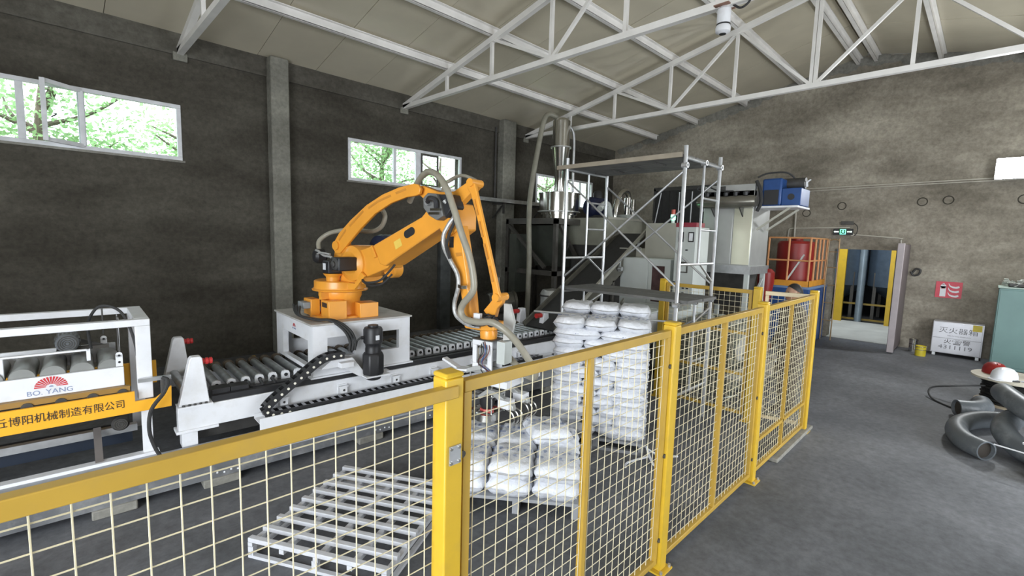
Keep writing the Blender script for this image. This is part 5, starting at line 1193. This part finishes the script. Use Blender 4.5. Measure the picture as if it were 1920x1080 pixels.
# ================================================================ PIPE ELBOWS
def elbow(path, r, label, name='pipe_elbow'):
    P = spline([Vector(p) for p in path], 10)
    n = 24; vs = []; m = MB(); a = None; N = len(P)
    bore = MB().tube(P[2:-2], r*.85, 20)  # dark plug standing for the shade inside the pipe
    for layer, rad in ((0, r), (1, r*.86)):
        a = None
        for i, p in enumerate(P):
            d = P[min(i+1, N-1)]-P[max(i-1, 0)]
            if a is None: a, b = frame_of(d)
            else: d.normalize(); a = (a-d*a.dot(d)).normalized(); b = a.cross(d)
            for k in range(n):
                t = 2*PI*k/n; m.v.append(tuple(p+a*math.cos(t)*rad+b*math.sin(t)*rad))
    for i in range(N-1):
        for k in range(n):
            j = (k+1) % n
            m.f.append((i*n+k, (i+1)*n+k, (i+1)*n+j, i*n+j)); o = N*n
            m.f.append((o+i*n+k, o+i*n+j, o+(i+1)*n+j, o+(i+1)*n+k))
    for i0 in (0, (N-1)*n):
        for k in range(n):
            j = (k+1) % n; m.f.append((i0+k, i0+j, N*n+i0+j, N*n+i0+k))
    o = m.build(name, M_GREYP); bore.build('bore_shade', mat('brown_bore_shade', (.035, .028, .022), .8), o)
    return tag(o, label, 'pipe', 'grey pipe bends')
R_ = .1
elbow([(6.66, -.16, R_), (6.84, .0, R_), (7.18, .08, R_), (7.56, .04, R_), (7.92, -.14, R_), (8.1, -.4, R_)], R_, 'grey pipe bend on the floor with its open end facing the camera')
elbow([(8.2, .12, .105), (8.3, -.03, .105), (8.5, -.12, .105), (8.72, -.1, .105)], .105, 'grey pipe bend behind the front one with its dark open end at left')
elbow([(6.75, -.62, .1), (6.95, -.40, .12), (7.25, -.28, .2), (7.6, -.36, .26), (7.9, -.6, .26)], .105, 'grey pipe bend resting in the middle of the heap')
elbow([(7.95, -.26, .46), (7.7, -.30, .47), (7.3, -.48, .42), (6.95, -.78, .33), (6.8, -1.1, .2)], .11, 'grey pipe bend lying highest on the heap, close to the cable reel')
elbow([(7.8, -.58, .52), (7.4, -.72, .52), (7.05, -1.0, .42), (6.95, -1.3, .3)], .105, 'grey pipe bend at the right edge, leaning on the top one')
elbow([(6.25, -.50, .1), (6.42, -.56, .1), (6.65, -.78, .1), (6.75, -1.2, .1)], .1, 'grey pipe bend lowest at the front right of the heap')
wp = MB(); wp.bar((6.55, -.2, .22), (6.45, -.50, .22), .01).bar((6.45, -.50, .22), (6.75, -.56, .3), .03, .02).bar((6.62, -.40, .27), (6.75, -.56, .3), .03, .02)
tag(wp.build('white_bracket', M_WHITE), 'thin white metal bracket lying on the pipe bends', 'bracket')

# ================================================================ BENCH
be = thing('waiting_bench', 'silver perforated steel waiting bench behind the far fence panel', 'bench', (6.1, 1.82, 0))
pf = mat('perforated_seat', (.50, .49, .46), .4, .5, .1, 40)
for k in range(3):
    x = k*.62; y0 = .03
    MB().prism([(x, .40), (x+.55, .40), (x+.55, .43), (x, .43)], y0, y0+.42, 'xz').build('seat', pf, be, bevel=.008)
    if k > 0: MB().bar((x+.27, y0+.46, .5), (x+.27, y0+.58, .88), .54, .02, up=(0, 1, 0)).build('backrest', pf, be, bevel=.006)
MB().box(0, 1.85, .2, .26, .34, .39).build('beam', M_CHROME, be)
for x in (.3, 1.5):
    MB().bar((x, .23, .34), (x, .23, .16), .05).tube([(x, -.05, .02), (x, .1, .1), (x, .23, .16), (x, .4, .1), (x, .55, .02)], .022, 8, 4).build('leg', M_CHROME, be)
for x in (-.03, .58, 1.2, 1.83):
    if x > 1.0 or x > .5: MB().tube([(x, .02, .40), (x, .0, .55), (x, .04, .63), (x, .3, .64), (x, .42, .6)], .016, 8, 5).build('armrest', M_CHROME, be)

# ================================================================ PERSON
pe = thing('person', 'person with short black hair in dark clothes standing behind the fence corner, facing left', 'person', (6.45, 1.62, 0), 135)
pe.scale = (.96, .96, .965)
def skin_mesh(name, verts, edges, m_, parent, sub=2):
    me = bpy.data.meshes.new(name); me.from_pydata([v[:3] for v in verts], edges, []); me.materials.append(m_)
    o = bpy.data.objects.new(name, me); COL.objects.link(o); o.parent = parent
    sk = o.modifiers.new('skin', 'SKIN'); me.skin_vertices  # layer is created with the modifier
    for i, v in enumerate(verts):
        s = me.skin_vertices[0].data[i]; s.radius = (v[3], v[4] if len(v) > 4 else v[3]); s.use_root = (i == 0)
    ss = o.modifiers.new('sub', 'SUBSURF'); ss.levels = sub; ss.render_levels = sub
    for p in me.polygons: p.use_smooth = True
    sk.use_smooth_shade = True
    return o
M_SKIN = mat('skin', (.36, .20, .13), .5, 0, .06); M_CLOTH = mat('dark_brown_jacket', (.05, .035, .028), .85, 0, .2, 9); M_TROU = mat('black_trousers', (.02, .02, .025), .85)
# local x = facing direction, y = left
V = [(0, 0, .92, .15, .12), (0, 0, 1.08, .145, .11), (0, 0, 1.25, .16, .12), (0, 0, 1.38, .14, .10), (.0, 0, 1.44, .065), (.01, 0, 1.50, .055)]
E_ = [(0, 1), (1, 2), (2, 3), (3, 4), (4, 5)]
for s in (1, -1):
    k = len(V); V += [(0, s*.09, .84, .10), (.01, s*.10, .47, .065), (-.01, s*.10, .10, .045), (.13, s*.11, .04, .04)]; E_ += [(0, k), (k, k+1), (k+1, k+2), (k+2, k+3)]
    k = len(V); V += [(0, s*.19, 1.37, .06), (-.01, s*.24, 1.10, .045), (.10, s*.22, .90, .034), (.14, s*.2, .86, .03)]; E_ += [(3, k), (k, k+1), (k+1, k+2), (k+2, k+3)]
body = skin_mesh('body', V, E_, M_CLOTH, pe)
hd = MB(); n = 20; mm = 14
for j in range(mm+1):
    ph = PI*j/mm
    for i in range(n):
        t = 2*PI*i/n; x = .098*math.sin(ph)*math.cos(t); y = .074*math.sin(ph)*math.sin(t); z = .118*math.cos(ph)
        if z < -.03: y *= 1-(-.03-z)*3.2; x = x*(1-(-.03-z)*1.5)+.012
        if abs(y) < .016 and x > .05 and -.045 < z < .015: x += .022*(1-abs(z+.02)/.04)
        hd.v.append((x+.015, y, z+1.585))
hd.f = [(j*n+i, (j+1)*n+i, (j+1)*n+(i+1) % n, j*n+(i+1) % n) for j in range(mm) for i in range(n)]
head = hd.build('head', M_SKIN, pe, angle=80)
for s in (1, -1):
    MB().sphere((.098, s*.03, 1.60), .011, 8).build('eye', M_BLACK, head); MB().sphere((.0, s*.076, 1.585), .028, 10, .6, .3, 1).build('ear', M_SKIN, head)
MB().sphere((.105, 0, 1.532), .022, 10, .4, 1, .25).build('mouth', mat('lips', (.30, .12, .09), .5), head)
hr = MB()
for j in range(8):
    ph = PI*.5*j/7
    for i in range(n):
        t = 2*PI*i/n; fr = .5+.5*math.cos(t); ph2 = ph*(1.15-.62*fr)
        hr.v.append((.106*math.sin(ph2)*math.cos(t)+.008, .082*math.sin(ph2)*math.sin(t), .128*math.cos(ph2)+1.588))
hr.f = [(j*n+i, (j+1)*n+i, (j+1)*n+(i+1) % n, j*n+(i+1) % n) for j in range(7) for i in range(n)]
hr.build('hair', mat('black_hair', (.012, .011, .011), .6), head, angle=80)
for s in (1, -1):
    for f_ in range(5):
        ln_ = (.03, .06, .068, .064, .05)[f_]; oy = (-.03, -.022, -.007, .008, .022)[f_]; b0 = Vector((.15, s*.2+oy*.9, .85))
        MB().tube([b0, b0+Vector((.02, 0, -ln_*.5)), b0+Vector((.015, 0, -ln_))], [.009, .008, .006], 7, 3).build('finger', M_SKIN, pe)
    MB().sphere((.145, s*.2, .865), .035, 10, .6, 1, 1.1).build('hand', M_SKIN, pe)

# ================================================================ LEFT WALL TRAY, CAMERA ON TRUSS
ct = thing('cable_tray', 'galvanised cable tray running along the left wall to the third window', 'cable tray', (7.0, 8.3, 2.93))
MB().box(-.3, 3.0, 0, .12, 0, .015).box(-.3, 3.0, 0, .008, 0, .1).box(-.3, 3.0, .112, .12, 0, .06).build('tray', M_STEEL, ct)
for x in (.9, 2.3): MB().bar((x, .0, -.01), (x, .38, -.35), .03).box(x-.02, x+.02, .0, .4, -.03, 0).box(x-.02, x+.02, -.02, .02, -.25, 0).build('tray_bracket', M_DARK, ct)
wthing(MB().cyl((7.93, W-.05, 2.95), (7.93, W-.05, 4.75), .025, n=8), 'wall_cable', M_DARK, 'dark cable running up the left wall beside the second pillar', 'cable')
tag(MB().box(-.14, .14, -.06, .06, 0, 2.75).box(-.16, .16, -.08, .0, 2.2, 2.75).build('steel_channel_post', mat('dull_channel_steel', (.16, .17, .17), .4, .6, .3, 5), loc=(6.42, W-.07, 0)), 'dull steel channel post standing against the left wall behind the robot arm', 'post')
cm = thing('ceiling_camera', 'white dome camera hanging from the bottom chord of the middle truss', 'camera', (5.4, YC-.0, 4.38))
MB().lathe([(0, .10), (.065, .10), (.07, .12), (.07, .25), (.05, .28)], (0, 0, 0), 24).build('camera_body', M_WHITE, cm)
MB().lathe([(.04, .0), (.075, .02), (.08, .06), (.07, .085), (0, .085)], (0, 0, 0), 24).build('camera_head', M_WHITE, cm)
MB().ring((0, 0, .085), (0, 0, .10), .072, .05, 24).build('black_band', M_BLACK, cm)
MB().lathe([(0, -.004), (.035, -.004), (.04, .01)], (0, 0, 0), 18).build('lens_window', M_BLACK, cm)
MB().box(-.1, .1, -.08, .08, .275, .285).build('mount_plate', mat('rusty_plate', (.25, .14, .10), .7), cm)
MB().tube([(.0, -.09, .28), (.0, -.17, .22), (0, -.25, .25), (0, -.28, .32)], .012, 8, 5).build('camera_cable', M_RUB, cm)

# ================================================================ OUTSIDE TREES
rr = random.Random(77)
M_BARK = mat('bark', (.16, .13, .10), .9, 0, .25, 9)
def leafmat():
    m = bpy.data.materials.new('leaf'); m.use_nodes = True; n = m.node_tree; n.nodes.clear()
    o = n.nodes.new('ShaderNodeOutputMaterial'); d = n.nodes.new('ShaderNodeBsdfDiffuse'); t = n.nodes.new('ShaderNodeBsdfTranslucent'); mx = n.nodes.new('ShaderNodeMixShader')
    d.inputs[0].default_value = (.22, .34, .16, 1); t.inputs[0].default_value = (.42, .62, .32, 1); mx.inputs[0].default_value = .6
    n.links.new(d.outputs[0], mx.inputs[1]); n.links.new(t.outputs[0], mx.inputs[2]); n.links.new(mx.outputs[0], o.inputs[0]); return m
M_LEAF = leafmat()
def tree(x, y, h, label, spread, nl):
    t = thing('tree', label, 'tree', (x, y, -.05), group='trees outside the windows')
    tr = MB(); tips = []
    tr.tube([(0, 0, 0), (.08, .03, h*.35), (-.05, 0, h*.7), (.05, .02, h)], [.16, .12, .08, .03], 8, 4)
    for k in range(20):
        z = h*(.4+.5*rr.random()); a = rr.random()*6.28; L = spread*(.6+.5*rr.random())
        e = Vector((math.cos(a)*L, math.sin(a)*L*.7, z+L*(.2+.5*rr.random()))); mid = Vector((math.cos(a+.3)*L*.5, math.sin(a+.3)*L*.35, z+.25*L))
        tr.tube([(0, 0, z), mid, e], [.05, .03, .012], 6, 3); tips += [mid, e, (mid+e)/2]
    tr.build('trunk', M_BARK, t)
    lf = MB()
    for k in range(int(nl*2.2)):
        c = rr.choice(tips)+Vector((rr.gauss(0, .32), rr.gauss(0, .3), rr.gauss(0, .28))); s = .025+.04*rr.random()
        u = Vector((rr.gauss(0, 1), rr.gauss(0, 1), rr.gauss(0, .6))).normalized()*s; v = u.cross(Vector((rr.gauss(0, 1), rr.gauss(0, 1), rr.gauss(0, 1)))).normalized()*s*.55
        lf.add([c-u, c+v, c+u, c-v], [(0, 1, 2, 3)])
    lf.build('foliage', M_LEAF, t, smooth=False, stuff=True)
tree(.1, 11.2, 4.6, 'leafy tree with a forked trunk outside the opened sash of the first window', 1.3, 2600)
tree(2.6, 12.6, 4.6, 'leafy tree outside the right part of the first window', 1.1, 2200)
tree(-1.6, 12.2, 5, 'leafy tree outside the left edge of the first window', 1.2, 2000)
tree(6.8, 12.0, 4.8, 'tree with dense leaves outside the left part of the second window', 1.5, 3200)
tree(9.8, 13.5, 4.8, 'thinly leaved tree outside the right part of the second window', 1.4, 500)
tree(14.2, 12.5, 4.6, 'tree outside the third window', 1.2, 1400)
